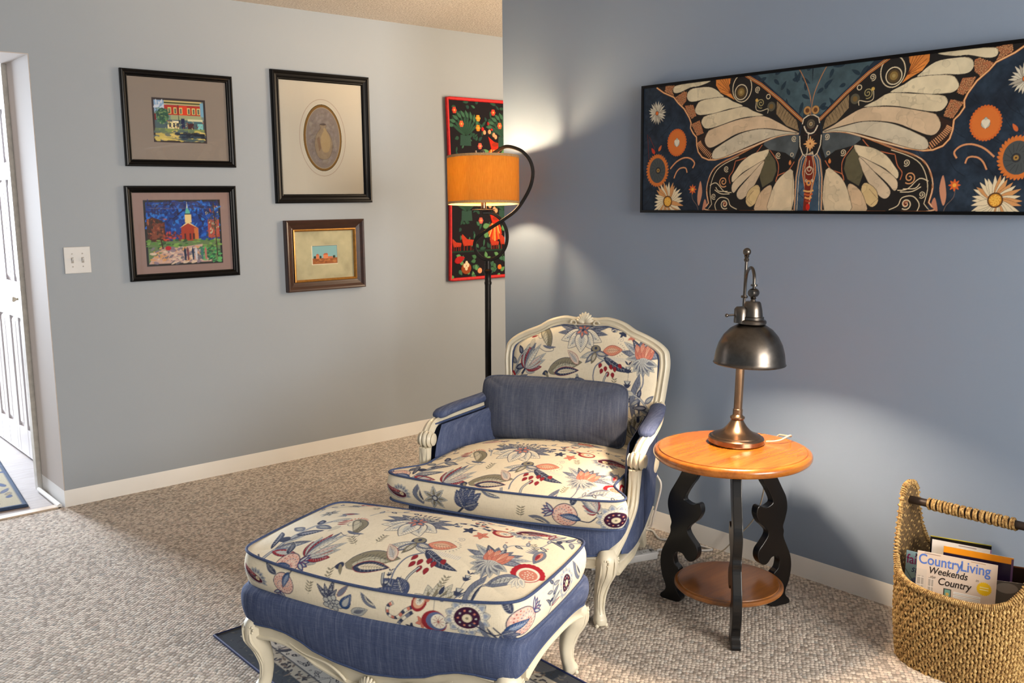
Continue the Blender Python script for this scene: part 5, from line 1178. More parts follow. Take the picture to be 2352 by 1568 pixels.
# ------------------------------------------------------------------ ottoman
ott = thing('ottoman', 'ottoman with floral cushion, blue linen sides and carved cream cabriole legs in the foreground', 'ottoman', (1.522, 2.187, 0), math.radians(-66.34))
P = ground(-.49, -.34, .49, .34); print_top(P, LAY_O)
bw = 2.85; PB = ground(0, 0, bw, .11, .0014)
for fn, x, y, s, sy, a, fl in [(m_pom, .155, .062, .8, .75, 1.4, 1), (m_sun, .050, .055, .7, .55, 2.2, 1), (m_thistle, .325, .045, .95, .85, 0, 1), (m_strip, .565, .060, .8, .85, .9, 1), (m_ball, .645, .045, 1.1, 1.0, 0, 1),
                               (m_bigsun, .740, .066, 1.05, .95, 0, 1), (m_horn, .80, .02, .6, .6, .6, 1), (m_pom, .885, .050, 1.0, .9, .2, -1), (m_sprig, .245, .07, 1, .8, 0, 1), (m_horn, .445, .075, .4, .4, 1.0, 1), (m_blueleaves, .83, .02, .5, .5, 2.6, 1),
                               (m_branch, 1.02, .06, .7, .5, .3, 1), (m_bigsun, 1.13, .06, .8, .8, 0, 1), (m_horn, 1.22, .06, .8, .5, .4, 1), (m_branch, 1.32, .06, .6, .5, -.6, 1), (m_tulip, 1.6, .05, .8, .7, 0, 1), (m_pomflower, 1.9, .05, .7, .6, 0, 1), (m_curl, 2.2, .05, .8, .7, 0, 1), (m_big, 2.5, .06, .6, .6, 0, 1), (m_branch, 2.7, .05, .6, .5, 0, 1)]:
    at(PB, x, y, fn, s, sy, a, fl)
def o_edge(X, Y):
    f_ = np.clip(-Y / .25, 0, 1) ** 2
    return 0.430 - (1 - np.clip(np.abs(X) / .45, 0, 1) ** 2) * (0.026 * f_ + 0.004 * (1 - f_))
box_cushion(ott, 'cushion', .447, .246, 14, .010, .022, o_edge, .052, .104, P, PB, bulge=.013)
XF = [0, .11, .18, .22, .28, .33, .40, .5]; ZF = [.158, .171, .187, .205, .222, .226, .222, .222]
def o_bot(X, Y):
    side = np.clip((np.abs(X) - .40) / .04, 0, 1)
    zf = np.interp(np.abs(X), XF, ZF); zs = .262 - .036 * np.clip(np.abs(Y) / .25, 0, 1) ** 3
    return zf * (1 - side) + zs * side
base, lo = upholstered_base(ott, 'upholstered_base', .452, -.268, .262, 12, .329, o_bot, M_LINEN)
fx = np.linspace(-.385, .385, 61)
fr = [(x, -.262, float(np.interp(abs(x), XF, ZF)) - .002) for x in fx]
m = rail(ott, 'apron', fr, lambda t: .044 + .022 * math.exp(-((t - .5) / .22) ** 2))
shell(m, (0, -.262, .108), .038, up=(0, 0, 1))
for sg in (-1, 1):
    pts = [(sg * (.075 + .19 * t), -.268, .118 + .075 * t ** .8 + .008 * math.sin(t * 6)) for t in np.linspace(0, 1, 20)]
    m.tube(pts, [.0035 * (1.3 - t) for t in np.linspace(0, 1, 20)], 8)
m.build('apron', M_CREAM, ott, angle=50)
m = rail(ott, 'apron', [(x, .256, z) for x, y, z in fr], lambda t: .044 + .02 * math.exp(-((t - .5) / .22) ** 2), nrm=(0, 1, 0)); m.build('apron', M_CREAM, ott, angle=50)
for sg in (-1, 1):
    pts = [(sg * .448, y, .260 - .036 * (abs(y) / .25) ** 3) for y in np.linspace(-.20, .20, 31)]
    rail(ott, 'side_rail', pts, lambda t: .030 + .012 * abs(2 * t - 1) ** 2, nrm=(sg, 0, 0)).build('side_rail', M_CREAM, ott, angle=50)
for sx in (-1, 1):
    for sy in (-1, 1):
        onrug = (sx, sy) in ((1, -1), (-1, 1))
        cabriole(ott, sx * .402, sy * .226, .228, sx, sy, (sx * .398, sy * .246), 0.007 if onrug else 0.0, .038)

# ------------------------------------------------------------------ armchair
ch = thing('armchair', 'bergere armchair with floral seat and back, blue linen sides and carved cream frame', 'armchair', (2.421, 2.576, 0), math.radians(-64.33))
P = ground(-.50, -.62, .50, .42, .0014); 
LS = [(fn, x, y + .055 + .02, s, sy, a, fl) for fn, x, y, s, sy, a, fl in LAY_S]; print_top(P, LS)
bw = 3.5; PB = ground(0, 0, bw, .11, .0014)
for fn, x, y, s, sy, a, fl in [(m_sun, .06, .05, .7, .7, 2.4, 1), (m_horn, .14, .05, .8, .5, .2, 1), (m_star, .205, .05, 1.0, .95, 0, 1), (m_blueleaves, .315, .03, .95, .95, 4.3, 1), (m_sprig, .53, .04, 1.3, 1, 0, 1), (m_horn, .42, .095, .5, .3, 1.2, 1),
                               (m_horn, .60, .02, .5, .5, 1.2, -1), (m_pom, .690, .048, 1.05, 1.0, 0, 1), (m_tulip, .80, .07, .55, .6, 2.2, 1), (m_bigsun, .860, .040, 1.05, 1.0, 0, 1), (m_branch, .98, .06, .6, .5, 0, 1), (m_redscal, 1.1, .06, .6, .6, 0, 1), (m_tulip, 1.3, .05, .8, .7, 0, 1)]:
    at(PB, x, y, fn, s, sy, a, fl)
def s_warp(X, Y):
    k_ = np.clip((Y + .392) / .17, 0, 1); k_ = k_ * k_ * (3 - 2 * k_)
    return X * (1 - k_ * .20) - .006, Y - .055
def s_edge(X, Y):
    return .459 - .012 * (1 - np.clip(np.abs(X) / .46, 0, 1) ** 2) * np.clip((-Y - .15) / .25, 0, 1) - .034 * np.clip((Y + .08) / .28, 0, 1)
box_cushion(ch, 'seat_cushion', .452, .402, 18, .000, .014, s_edge, .044, .098, P, PB, warp=s_warp, step=.0016, bulge=.014)
def c_bot(X, Y):
    return .250 - .020 * (1 - np.clip(np.abs(X) / .34, 0, 1) ** 2) * (Y < -.35) - .01 * (Y > -.3)
upholstered_base(ch, 'seat_base', .408, -.438, .34, 8, .360, c_bot, M_LINEN, .010, taper=.20)
fr = [(x, -.432, .246 - .020 * (1 - (abs(x) / .34) ** 2)) for x in np.linspace(-.34, .34, 51)]
m = rail(ch, 'front_apron', fr, lambda t: .040 + .022 * math.exp(-((t - .5) / .18) ** 2)); shell(m, (0, -.434, .176), .036); m.build('front_apron', M_CREAM, ch, angle=50)
def xw(y): return .410 - .072 * np.clip((y + .2) / .55, 0, 1)
for sx in (-1, 1):
    # lower side rail, arm post, arm rail, pad, panel
    pts = [(sx * (xw(y) - .006), y, .222 - .018 * math.sin(PI * (y + .38) / .72)) for y in np.linspace(-.38, .34, 31)]
    rail(ch, 'side_rail', pts, lambda t: .036 + .014 * abs(2 * t - 1) ** 3, nrm=(sx, 0, 0)).build('side_rail', M_CREAM, ch, angle=50)
    post = smooth_pts([(sx * .370, -.425, .225), (sx * .388, -.385, .262), (sx * .402, -.305, .315), (sx * .410, -.245, .365), (sx * .413, -.225, .430), (sx * .414, -.222, .50)], 5)
    m = MB().tube(post, [.026, .026, .025, .024, .023, .023, .022, .022, .022, .021, .020, .020, .019, .019, .019, .019, .019, .019, .019, .019, .019, .020, .021, .022, .023, .024][:len(post)] if len(post) <= 26 else [.024] * len(post), 14)
    for dx in (-.014, 0, .014): m.tube([(p[0] + dx, p[1] - .016 + (.003 if dx else 0), p[2] + .002) for p in post[4:]], .0062, 8)
    # rolled hand grip
    m.lathe([(0.0, -.034), (.018, -.033), (.024, -.030), (.021, -.026), (.029, -.020), (.031, -.015), (.026, -.010), (.031, -.005), (.033, 0), (.031, .005), (.026, .010), (.031, .015), (.029, .020), (.021, .026), (.024, .030), (.018, .033), (0, .034)], 24, (sx * .416, -.205, .528), 'x', cap=False)
    m.build('arm_post', M_CREAM, ch, angle=60)
    ar = smooth_pts([(sx * .416, -.205, .548), (sx * .420, -.160, .575), (sx * .420, -.10, .584), (sx * .408, .02, .586), (sx * .388, .16, .588), (sx * .360, .30, .596), (sx * .345, .372, .606)], 6)
    sec = [(-.021, -.012), (.021, -.012), (.025, -.006), (.022, .003), (.015, .007), (.009, .011), (.004, .008), (-.004, .008), (-.009, .011), (-.015, .007), (-.022, .003), (-.025, -.006)]
    MB().sweep(ar, sec, up=(0, 0, 1)).build('arm_rail', M_CREAM, ch, angle=50)
    pad = smooth_pts([(sx * .419, -.118, .598), (sx * .414, -.07, .606), (sx * .404, .03, .609), (sx * .388, .15, .609), (sx * .368, .26, .612), (sx * .362, .30, .612)], 5)
    sc = [(.35 + .65 * min(1, (min(i, len(pad) - 1 - i) / 4.0)) ** .5) * .032 for i in range(len(pad))]
    MB().tube(pad, 1.0, 16, scales=sc, flat=.60, up=(0, 0, 1)).build('arm_pad', M_LINEN, ch, angle=80)
    # panel between rail and base
    ny_, nz_ = 34, 20; yy = np.linspace(0, 1, ny_); zz = np.linspace(0, 1, nz_); U_, V_ = np.meshgrid(yy, zz)
    zb = np.interp(U_, [0, .12, .5, 1], [.240, .212, .196, .208]); 
    yb0 = np.interp(V_, [0, .15, .35, .55, .8, 1], [-.355, -.335, -.262, -.222, -.196, -.160]); yb1 = .325 + .070 * V_
    Yg = yb0 + (yb1 - yb0) * U_; Zg = zb + (.578 - zb) * V_
    puff = ((1 - np.abs(2 * U_ - 1) ** 8) * (1 - np.abs(2 * V_ - 1) ** 8)) ** .5
    Xo = sx * (xw(Yg) - .004 + .016 * puff); Xi = sx * (xw(Yg) - .030 - .018 * puff)
    ob = gridmesh('arm_panel', Xo, Yg, Zg, M_LINEN, ch, None, flip=(sx < 0)); gridmesh('inner_arm_lining', Xi, Yg, Zg, M_LINEN, ob, None, flip=(sx > 0))
    edge = [(Xo[i, 0], Yg[i, 0], Zg[i, 0]) for i in range(nz_)] + [(Xo[-1, j], Yg[-1, j], Zg[-1, j]) for j in range(1, ny_)]
    MB().tube(edge, .0038, 8, up=(sx, 0, 0)).build('piping', M_PIPE, ob)
    cabriole(ch, sx * .366, -.405, .262, sx, -1, (.354, -.420) if sx > 0 else (-.335, -.405), 0.0, .036)
    # rear leg, plain and raked
    rl = smooth_pts([(sx * .278, .330, .26), (sx * .274, .328, .17), (sx * .275, .338, .08), (sx * .279, .356, .0)], 4)
    MB().sweep(rl, [(-.027, -.024), (.027, -.024), (.027, .024), (-.027, .024)], up=(0, 1, 0), scales=list(np.linspace(1.15, .85, len(rl)))).build('leg', M_CREAM, ch, smooth=False, bevel=.006)
rail(ch, 'rear_rail', [(x, .355, .25) for x in np.linspace(-.29, .29, 9)], lambda t: .06, nrm=(0, 1, 0)).build('rear_rail', M_CREAM, ch, angle=50)
# back frame
half = [(0, .936), (.05, .934), (.098, .938), (.157, .922), (.21, .896), (.26, .876), (.31, .852), (.343, .826), (.361, .79), (.364, .745), (.358, .68), (.350, .61), (.334, .53), (.302, .44), (.280, .35), (.268, .26)]
hs = smooth_pts([(a - (.018 if i > 7 else .008 * (i > 3)), b - (.020 if i < 8 else .006 if i == 8 else 0), 0) for i, (a, b) in enumerate(half)], 4)
full = [(-p[0], p[1]) for p in reversed(hs)] + [(p[0], p[1]) for p in hs[1:]]
def bp_(x, z, o=0.0): return (x, .30 + .19 * z - o, z + .19 * o)
path = [bp_(x, z) for x, z in full]
sec = [(-.020, -.024), (-.020, .008), (-.015, .016), (-.009, .019), (-.003, .013), (.003, .012), (.009, .019), (.015, .017), (.020, .010), (.021, -.024)]
m = MB().sweep(path, sec, up=(0, -1, .19)); shell(m, bp_(0, .908, .020), .046, up=(0, .19, 1), out=(0, -1, .19))
m.build('back_frame', M_CREAM, ch, angle=55)
# back upholstery
XT = [0, .1, .157, .21, .26, .30, .318, .326]; ZT = [.900, .899, .886, .860, .840, .818, .800, .775]
nu, nv = 440, 400; U_, V_ = np.meshgrid(np.linspace(-1, 1, nu), np.linspace(0, 1, nv))
zmid = .36 + V_ * .5; wid = np.interp(zmid, [.36, .49, .61, .70, .86], [.296, .303, .316, .326, .326])
Xg = U_ * wid; ztop = np.interp(np.abs(Xg), XT, ZT); Zg = .40 + V_ * (ztop - .40)
puff = ((1 - np.abs(U_) ** 5) * (1 - np.abs(2 * V_ - 1) ** 7)) ** .6; o = .004 + .050 * puff
P = ground(-.36, .36, .36, .95, .0014); print_top(P, LAY_B); f = P.sampler(); col = f(Xg, Zg)
back = gridmesh('back_upholstery', Xg, .30 + .19 * Zg - o, Zg + .19 * o, M_FLORAL, ch, col)
edge = [(Xg[i, 0], .30 + .19 * Zg[i, 0] - .012, Zg[i, 0]) for i in range(0, nv, 12)] + [(Xg[-1, j], .30 + .19 * Zg[-1, j] - .012, Zg[-1, j]) for j in range(0, nu, 8)] + [(Xg[i, -1], .30 + .19 * Zg[i, -1] - .012, Zg[i, -1]) for i in range(nv - 1, -1, -12)]
MB().tube(edge, .0038, 8, up=(0, -1, 0)).build('piping', M_PIPE, back)
Us, Vs = U_[::20, ::20], V_[::20, ::20]; Xs, Zs = Xg[::20, ::20], Zg[::20, ::20]; pf = puff[::20, ::20]
gridmesh('outside_back', Xs, .30 + .19 * Zs + .014 + .02 * pf, Zs, M_LINEN, ch, None, flip=True)

# lumbar pillow, leaning on the back
pw = thing('lumbar_pillow', 'rectangular grey blue linen lumbar pillow leaning on the floral chair back', 'pillow', ch.location, math.radians(-64.33))
cx, cz, hw, hh = -.064, .574, .312, .126
nu, nv = 90, 50; s, t = np.meshgrid(np.linspace(-1, 1, nu), np.linspace(-1, 1, nv)); a_, b_ = plan(s, t, hw, hh, 11, 0.004, 0.006)
pf = ((1 - np.abs(s) ** 4) * (1 - np.abs(t) ** 3.4)) ** .55
wr = .004 * np.sin(a_ * 40 + b_ * 12) * pf
def pil(side): o = side * (.066 * pf) + wr * .5; X_ = cx + a_; Z_ = cz + b_ - .19 * 0; return X_, .122 + .19 * (Z_ - .2) + .03 + o, Z_ - .19 * o - 0.0
X_, Y_, Z_ = pil(-1); pl_ = gridmesh('pillow_cover', X_, Y_, Z_, M_LINEN_P, pw, None); X2, Y2, Z2 = pil(1); gridmesh('pillow_reverse', X2, Y2, Z2, M_LINEN_P, pl_, None, flip=True)
s1, t1 = perim(40); a1, b1 = plan(s1, t1, hw, hh, 11, 0.004, 0.006); MB().tube([(cx + a, .122 + .19 * (cz + b - .2) + .03, cz + b) for a, b in zip(a1, b1)], .0045, 8, closed=True, up=(0, 1, 0)).build('piping', M_LINEN_P, pl_)

# ------------------------------------------------------------------ small patterned rug under the ottoman
rg = thing('accent_rug', 'navy and cream oriental pattern rug under the ottoman', 'rug', (1.530, 2.285, 0))
P = Paint(-.347, -.60, .347, .60, .0025, (30, 38, 60), 2)
n = fbm(P.H, P.W, 14, 71, 3)[..., None]
P.a[:] = lin((40, 44, 52)) * (1 - n) + lin((120, 116, 108)) * n * .6 + lin((30, 36, 50)) * .2
P.poly(R4(-.345, -.593, .345, .593), (58, 64, 74)); rr = random.Random(5)
dabs(P, -.34, -.59, .34, .59, 1500, [(58, 60, 62), (90, 90, 86), (44, 48, 58)], .004, .010, 61)
P.poly(R4(-.285, -.535, .285, .535), (184, 176, 160)); 
for i in range(620):
    sd = rr.randrange(4); u = rr.uniform(-.53, .53)
    x, y = [(-.265 + rr.uniform(-.015, .015), u), (.265 + rr.uniform(-.015, .015), u), (u * .5, -.515 + rr.uniform(-.015, .015)), (u * .5, .515 + rr.uniform(-.015, .015))][sd]
    P.petal(x, y, rr.uniform(.012, .03), .009, rr.uniform(0, 6.28), rr.choice([(58, 56, 62), (120, 106, 96), (70, 70, 80)]))
P.poly(R4(-.245, -.495, .245, .495), (96, 96, 100)); P.poly(R4(-.238, -.488, .238, .488), (196, 192, 184))
for i in range(1100):
    x, y = rr.uniform(-.23, .23), rr.uniform(-.48, .48)
    kind = rr.random()
    if kind < .5: P.disc(x, y, rr.uniform(.004, .009), (44, 44, 54), n=9); P.disc(x, y, .003, (186, 182, 174), n=7)
    elif kind < .8: P.petal(x, y, rr.uniform(.015, .04), .010, rr.uniform(0, 6.28), (60, 60, 70), None, inner=(190, 186, 178))
    else: P.line(smooth_pts([(x, y), (x + rr.uniform(-.04, .04), y + .03), (x + rr.uniform(-.06, .06), y + .05)], 3), .0022, (66, 66, 76))
for i in range(22):
    x, y, a = rr.uniform(-.2, .2), rr.uniform(-.44, .44), rr.uniform(0, 6.28); P.petal(x, y, .07, .034, a, (70, 70, 82), (40, 42, 52), .003, curve=.3, inner=(180, 172, 164))
im = P.result(); X, Y = np.meshgrid(np.linspace(-.347, .347, P.w), np.linspace(-.60, .60, P.h))
gridmesh('rug_face', X, Y, np.full_like(X, .0062), M_RUGP, rg, im)
boxobj('rug_backing', -.345, -.598, 0.0, .345, .598, .006, simple('rug_back_jute', (70, 64, 56), .9), rg)
MB().tube([(-.347, -.60, .005), (.347, -.60, .005), (.347, .60, .005), (-.347, .60, .005)], .0048, 8, closed=True, up=(0, 0, 1)).build('bound_edge', simple('navy_binding', (28, 44, 96), .7, 0, .1, 300), rg)

# ------------------------------------------------------------------ round side table
TC = (2.577, 1.833)
tb = thing('side_table', 'round honey wood side table on three black scroll cut legs', 'side table', (TC[0], TC[1], 0))
prof = [(0, .578), (.215, .578), (.232, .572), (.244, .566), (.252, .567), (.2585, .572), (.2625, .580), (.2625, .587), (.2595, .593), (.254, .597), (.2475, .598), (.2455, .5965), (.2435, .5998), (.236, .600), (0, .600)]
MB().lathe(prof, 96, cap=False).build('table_top', M_HONEY, tb, angle=30)
prof = [(0, .108), (.165, .108), (.178, .111), (.184, .117), (.184, .123), (.180, .127), (.173, .128), (.171, .127), (.169, .130), (0, .130)]
MB().lathe(prof, 72, cap=False).build('lower_shelf', M_HONEY2, tb, angle=30)
LEG = [(0.150, 0.573), (0.184, 0.487), (0.21, 0.438), (0.231, 0.399), (0.238, 0.358), (0.23, 0.32), (0.222, 0.295), (0.226, 0.276), (0.226, 0.254), (0.245, 0.213), (0.260, 0.178), (0.265, 0.135), (0.257, 0.087), (0.245, 0.059), (0.243, 0.037), (0.262, 0.016), (0.262, 0.003), (0.246, 0.0), (0.209, 0.0), (0.186, 0.003), (0.177, 0.018), (0.187, 0.032), (0.200, 0.057), (0.194, 0.095), (0.187, 0.125), (0.205, 0.142), (0.21, 0.172), (0.198, 0.188), (0.176, 0.187), (0.161, 0.171), (0.146, 0.164), (0.127, 0.173), (0.114, 0.196), (0.117, 0.222), (0.136, 0.244), (0.153, 0.266), (0.156, 0.283), (0.14, 0.302), (0.117, 0.323), (0.103, 0.352), (0.106, 0.377), (0.118, 0.383), (0.139, 0.374), (0.160, 0.378), (0.172, 0.392), (0.148, 0.438), (0.123, 0.477), (0.086, 0.573)]
out = smooth_pts(LEG, 4, True); out = [(a, max(0.0, min(.574, b))) for a, b in out]
for ang in (222, 98, 344):
    a = math.radians(ang); rd = Vector((math.cos(a), math.sin(a), 0)); tg = Vector((-math.sin(a), math.cos(a), 0))
    def T(r_, z_, s_, rd=rd, tg=tg): q_ = rd * r_ + tg * (.015 if s_ else -.015); return (q_.x, q_.y, z_)
    MB().prism(out, T).build('leg', M_BLACKWOOD, tb, smooth=False, bevel=.0025)

# ------------------------------------------------------------------ pharmacy style desk lamp
tilt = math.radians(1.7); ax = Vector((0.646, 0.763, 0))      # lean about the viewing direction
dl = thing('desk_lamp', 'brushed pewter desk lamp with a domed metal shade on the round table', 'desk lamp', (2.640, 1.862, .6032))
dl.rotation_mode = 'AXIS_ANGLE'; dl.rotation_axis_angle = (tilt, ax.x, ax.y, 0)
MB().lathe([(0, 0), (.092, 0), (.094, .003), (.094, .017), (.091, .021), (.084, .023), (.082, .027), (.074, .030), (.060, .035), (.046, .044), (.033, .058), (.024, .072), (.020, .080), (0, .080)], 56, cap=False).build('base', M_COPPER, dl, angle=30)
MB().lathe([(.012, .078), (.021, .080), (.025, .085), (.025, .090), (.019, .094), (.0165, .098), (.0165, .116), (.0145, .118), (.0145, .340), (.010, .345), (.0, .346)], 28, cap=False).build('stem', M_COPPER, dl, angle=30)
MB().tube([(0, 0, .30), (0, 0, .632)], .0052, 14).lathe([(0, .618), (.007, .620), (.009, .626), (.006, .632), (.009, .638), (.005, .642), (0, .642)], 18, cap=False).ball((0, 0, .652), .0135, 18).build('upright_rod', M_PEWTER, dl)
D_ = Vector((-.126, -.121, 0))          # from the rod to the shade axis
hx, hy = D_.x, D_.y
def up_(prof): return [(r_ * .975, .021 + .975 * z_) for r_, z_ in prof]
dome = up_([(.1165, .290), (.1180, .2925), (.1150, .296), (.1140, .305), (.1105, .330), (.102, .358), (.088, .384), (.068, .406), (.045, .420), (.030, .426)])
inner = [(r - .0022, z - .001) for r, z in reversed(dome)]
sh = MB().lathe(dome + inner, 64, (hx, hy, 0), cap=False).build('shade', M_PEWTER, dl, angle=40)
MB().lathe(up_([(.0, .423), (.046, .424), (.047, .432), (.044, .436), (.038, .438), (.038, .446), (.034, .448), (.031, .470), (.0255, .492), (.022, .496), (.0, .497)]), 32, (hx, hy, 0), cap=False).build('socket_cap', M_PEWTER, dl, angle=30)
zj = .021 + .975 * .524
MB().lathe(up_([(0, .494), (.010, .495), (.007, .503), (.010, .507), (.006, .512), (0, .512)]), 18, (hx, hy, 0), cap=False).ball((hx, hy, zj), .0130, 16).lathe([(0, -.0165), (.0115, -.0155), (.014, -.010), (.014, .010), (.0115, .0155), (0, .0165)], 20, (hx, hy, zj), 'x', cap=False).build('swivel_joint', M_PEWTER, dl)
arm = smooth_pts([(0, 0, .470), (-.002, -.002, .53), (hx * .10, hy * .10, .576), (hx * .35, hy * .35, .600), (hx * .70, hy * .70, .606), (hx * .94, hy * .94, .590), (hx, hy, .565), (hx, hy, .545)], 6)
MB().tube(arm, .0052, 12).lathe([(.0105, .553), (.0105, .559)], 16, (hx, hy, 0)).lathe([(.0105, .498), (.012, .502), (.0105, .506)], 16, (0, 0, 0)).build('gooseneck_arm', M_PEWTER, dl)
MB().lathe(up_([(0, .425), (.022, .426), (.022, .470), (.016, .478), (0, .48)]), 20, (hx - .030, hy + .022, 0), cap=False).tube([(hx - .045, hy + .034, .461), (hx - .066, hy + .050, .459)], .003, 8).ball((hx - .066, hy + .050, .459), .006, 10).build('switch', M_PEWTER, dl)
MB().ball((hx, hy, .356), .0125, 16, (1, 1, 1.15)).tube([(hx, hy, .368), (hx, hy, .43)], .010, 12).build('bulb', M_BULB_D, dl)
cordp = smooth_pts([(2.712, 1.790, .606), (2.735, 1.755, .612), (2.775, 1.740, .625), (2.815, 1.760, .612), (2.838, 1.810, .603)], 6)
c2 = smooth_pts([(2.838, 1.810, .603), (2.846, 1.83, .595), (2.85, 1.86, .55), (2.90, 1.91, .42), (2.965, 1.97, .29), (3.00, 2.03, .19), (3.02, 2.12, .09), (3.02, 2.17, .03), (3.00, 2.20, .006), (2.94, 2.20, .005)], 6)
def in_local(o, pts):
    bpy.context.view_layer.update(); inv = o.matrix_world.inverted(); return [tuple(inv @ Vector(p_)) for p_ in pts]
tag(MB().tube(cordp + c2[1:], .0028, 8).build('lamp_cord', M_CORD), 'thin beige lamp cord dropping behind the round table to the floor', 'cord')

# ------------------------------------------------------------------ floor lamp
fl = thing('floor_lamp', 'black iron floor lamp with scrolled arm and glowing orange drum shade behind the armchair', 'floor lamp', (2.780, 3.400, 0), math.atan2(-.657, .754))
# local x = along the wall of view (right), local y = away from the camera
MB().lathe([(0, 0), (.130, 0), (.132, .006), (.128, .012), (.100, .018), (.050, .028), (.022, .045), (.014, .06), (0, .06)], 48, (.020, 0, 0), cap=False).build('base', M_IRON, fl, angle=40)
MB().tube([(.020, 0, .04), (.024, 0, .7), (.028, 0, 1.135)], .0145, 16).lathe([(.0, 1.04), (.0165, 1.04), (.0175, 1.05), (.0145, 1.056), (.0145, 1.09), (.019, 1.098), (.021, 1.106), (.014, 1.114), (.012, 1.150), (0, 1.152)], 20, (.028, 0, 0), cap=False).build('pole', M_IRON, fl)
sc_ = [(0.006, 1.372), (0.05, 1.37), (0.09, 1.343), (0.116, 1.293), (0.118, 1.238), (0.099, 1.192), (0.068, 1.164), (0.027, 1.154), (-0.007, 1.169), (-0.029, 1.199), (-0.032, 1.234), (-0.012, 1.266), (0.039, 1.30), (0.101, 1.339), (0.161, 1.383), (0.202, 1.438), (0.231, 1.497), (0.241, 1.557), (0.227, 1.61), (0.194, 1.648), (0.154, 1.667), (0.118, 1.672), (0.09, 1.66), (0.050, 1.636)]
scp = smooth_pts([(a, .020 * math.sin(PI * i / 14.0) if i < 14 else -.012 * math.sin(PI * (i - 14) / 9.0), b) for i, (a, b) in enumerate(sc_)], 5)
MB().sweep(scp, [(-.010, -.0055), (.010, -.0055), (.010, .0055), (-.010, .0055)], up=lambda i: (0, 1, 0) if False else (0.001, 0, 1)).v
def flatbar(path, w_, t_):
    vs = []; fs = []; n_ = len(path)
    for i in range(n_):
        a, b = Vector(path[max(i - 1, 0)]), Vector(path[min(i + 1, n_ - 1)]); T_ = (b - a).normalized(); N_ = Vector((T_.z, 0, -T_.x)).normalized(); W_ = Vector((0, 1, 0)); c = Vector(path[i])
        for u_, v_ in ((-1, -1), (1, -1), (1, 1), (-1, 1)): vs.append(tuple(c + N_ * (u_ * t_ / 2) + W_ * (v_ * w_ / 2)))
    for i in range(n_ - 1):
        for j in range(4): a, b = i * 4 + j, i * 4 + (j + 1) % 4; fs.append((a, b, b + 4, a + 4))
    fs += [(0, 1, 2, 3), tuple((n_ - 1) * 4 + j for j in range(4))]
    return MB().add(vs, fs)
flatbar(scp, .020, .0155).build('scroll_arm', M_IRON, fl, bevel=.0025, angle=50)
sx_ = .012
MB().lathe([(0, 1.384), (.052, 1.385), (.053, 1.388), (.012, 1.391), (.010, 1.396), (0, 1.396)], 36, (sx_, 0, 0), cap=False).build('drip_plate', M_IRON, fl, angle=40)
MB().tube([(sx_, 0, 1.394), (sx_, 0, 1.455)], .012, 16).lathe([(.0165, 1.44), (.0165, 1.475), (.012, 1.478)], 20, (sx_, 0, 0)).build('socket', M_COPPER, fl)
Rs = .1655
s_out = [(Rs, z) for z in np.linspace(1.413, 1.628, 9)]; s_in = [(Rs - .0015, z) for z in np.linspace(1.628, 1.413, 9)]
shd = MB().lathe(s_out + s_in + [s_out[0]], 96, (sx_, 0, 0), cap=False).build('lamp_shade', M_SHADE, fl, angle=40)
mt = simple('shade_trim_tape', (176, 140, 96), .8, 0, .1, 200)
for z in (1.4175, 1.6245):
    MB().lathe([(Rs - .0025, z - .0055), (Rs + .0012, z - .0055), (Rs + .0012, z + .0055), (Rs - .0025, z + .0055), (Rs - .0025, z - .0055)], 96, (sx_, 0, 0), cap=False).build('shade_trim', mt, shd, angle=40)
for o_ in [shd] + list(shd.children):
    for v_ in o_.data.vertices: v_.co.z -= v_.co.y * .055
m = MB()
for j in range(3): a = j * 2.094 + .5; m.tube([(sx_, 0, 1.612), (sx_ + (Rs - .002) * math.cos(a), (Rs - .002) * math.sin(a), 1.618)], .0018, 6)
for sg in (-1, 1): m.tube(smooth_pts([(sx_ + sg * .012, 0, 1.47), (sx_ + sg * .045, 0, 1.51), (sx_ + sg * .045, 0, 1.57), (sx_ + sg * .012, 0, 1.612), (sx_, 0, 1.615)], 5), .002, 6)
m.build('harp', M_COPPER, fl)
MB().lathe([(0, 1.612), (.008, 1.614), (.006, 1.622), (.005, 1.632), (.010, 1.636), (.012, 1.646), (.009, 1.656), (0, 1.660)], 18, (sx_, 0, 0), cap=False).tube(smooth_pts([(sx_ - .012, 0, 1.618), (sx_ - .026, 0, 1.632), (sx_ - .032, 0, 1.656)], 4), .004, 8).build('finial', M_PEWTER, fl)
MB().ball((sx_, 0, 1.562), .029, 18, (1, 1, 1.15)).build('bulb', M_BULB_F, fl)

# ------------------------------------------------------------------ seagrass basket
BC = (2.850, 1.140); BA, BB = .205, .172
bk = thing('seagrass_basket', 'tall woven seagrass magazine basket with a wrapped dark bar handle by the wall', 'basket', (BC[0], BC[1], 0))
def bplan(ph, sc=1.0):
    c, s_ = math.cos(ph), math.sin(ph); k_ = 1.0 / (abs(c) ** 2.6 + abs(s_) ** 2.6) ** (1 / 2.6)
    return BB * s_ * k_ * sc, BA * c * k_ * sc          # phi = 0 at +y end
def brim(ph):
    x, y = bplan(ph); v_ = abs(x)
    return float(np.interp(v_, [0, .028, .048, .062, .078, .100, .130, .155, .18], [.532, .526, .500, .435, .375, .325, .285, .268, .258]))
def bflare(z): return .95 + .05 * min(1, z / .12) + .02 * z / .3 - .10 * max(0, z - .33) 
phs = []; d_ = .0102; ph = 0
while ph < 2 * PI:
    phs.append(ph); x0, y0 = bplan(ph); x1, y1 = bplan(ph + .01); ph += .01 * d_ / max(1e-6, math.hypot(x1 - x0, y1 - y0))
vs = []; fs = []; NS = 6; rw = random.Random(4)
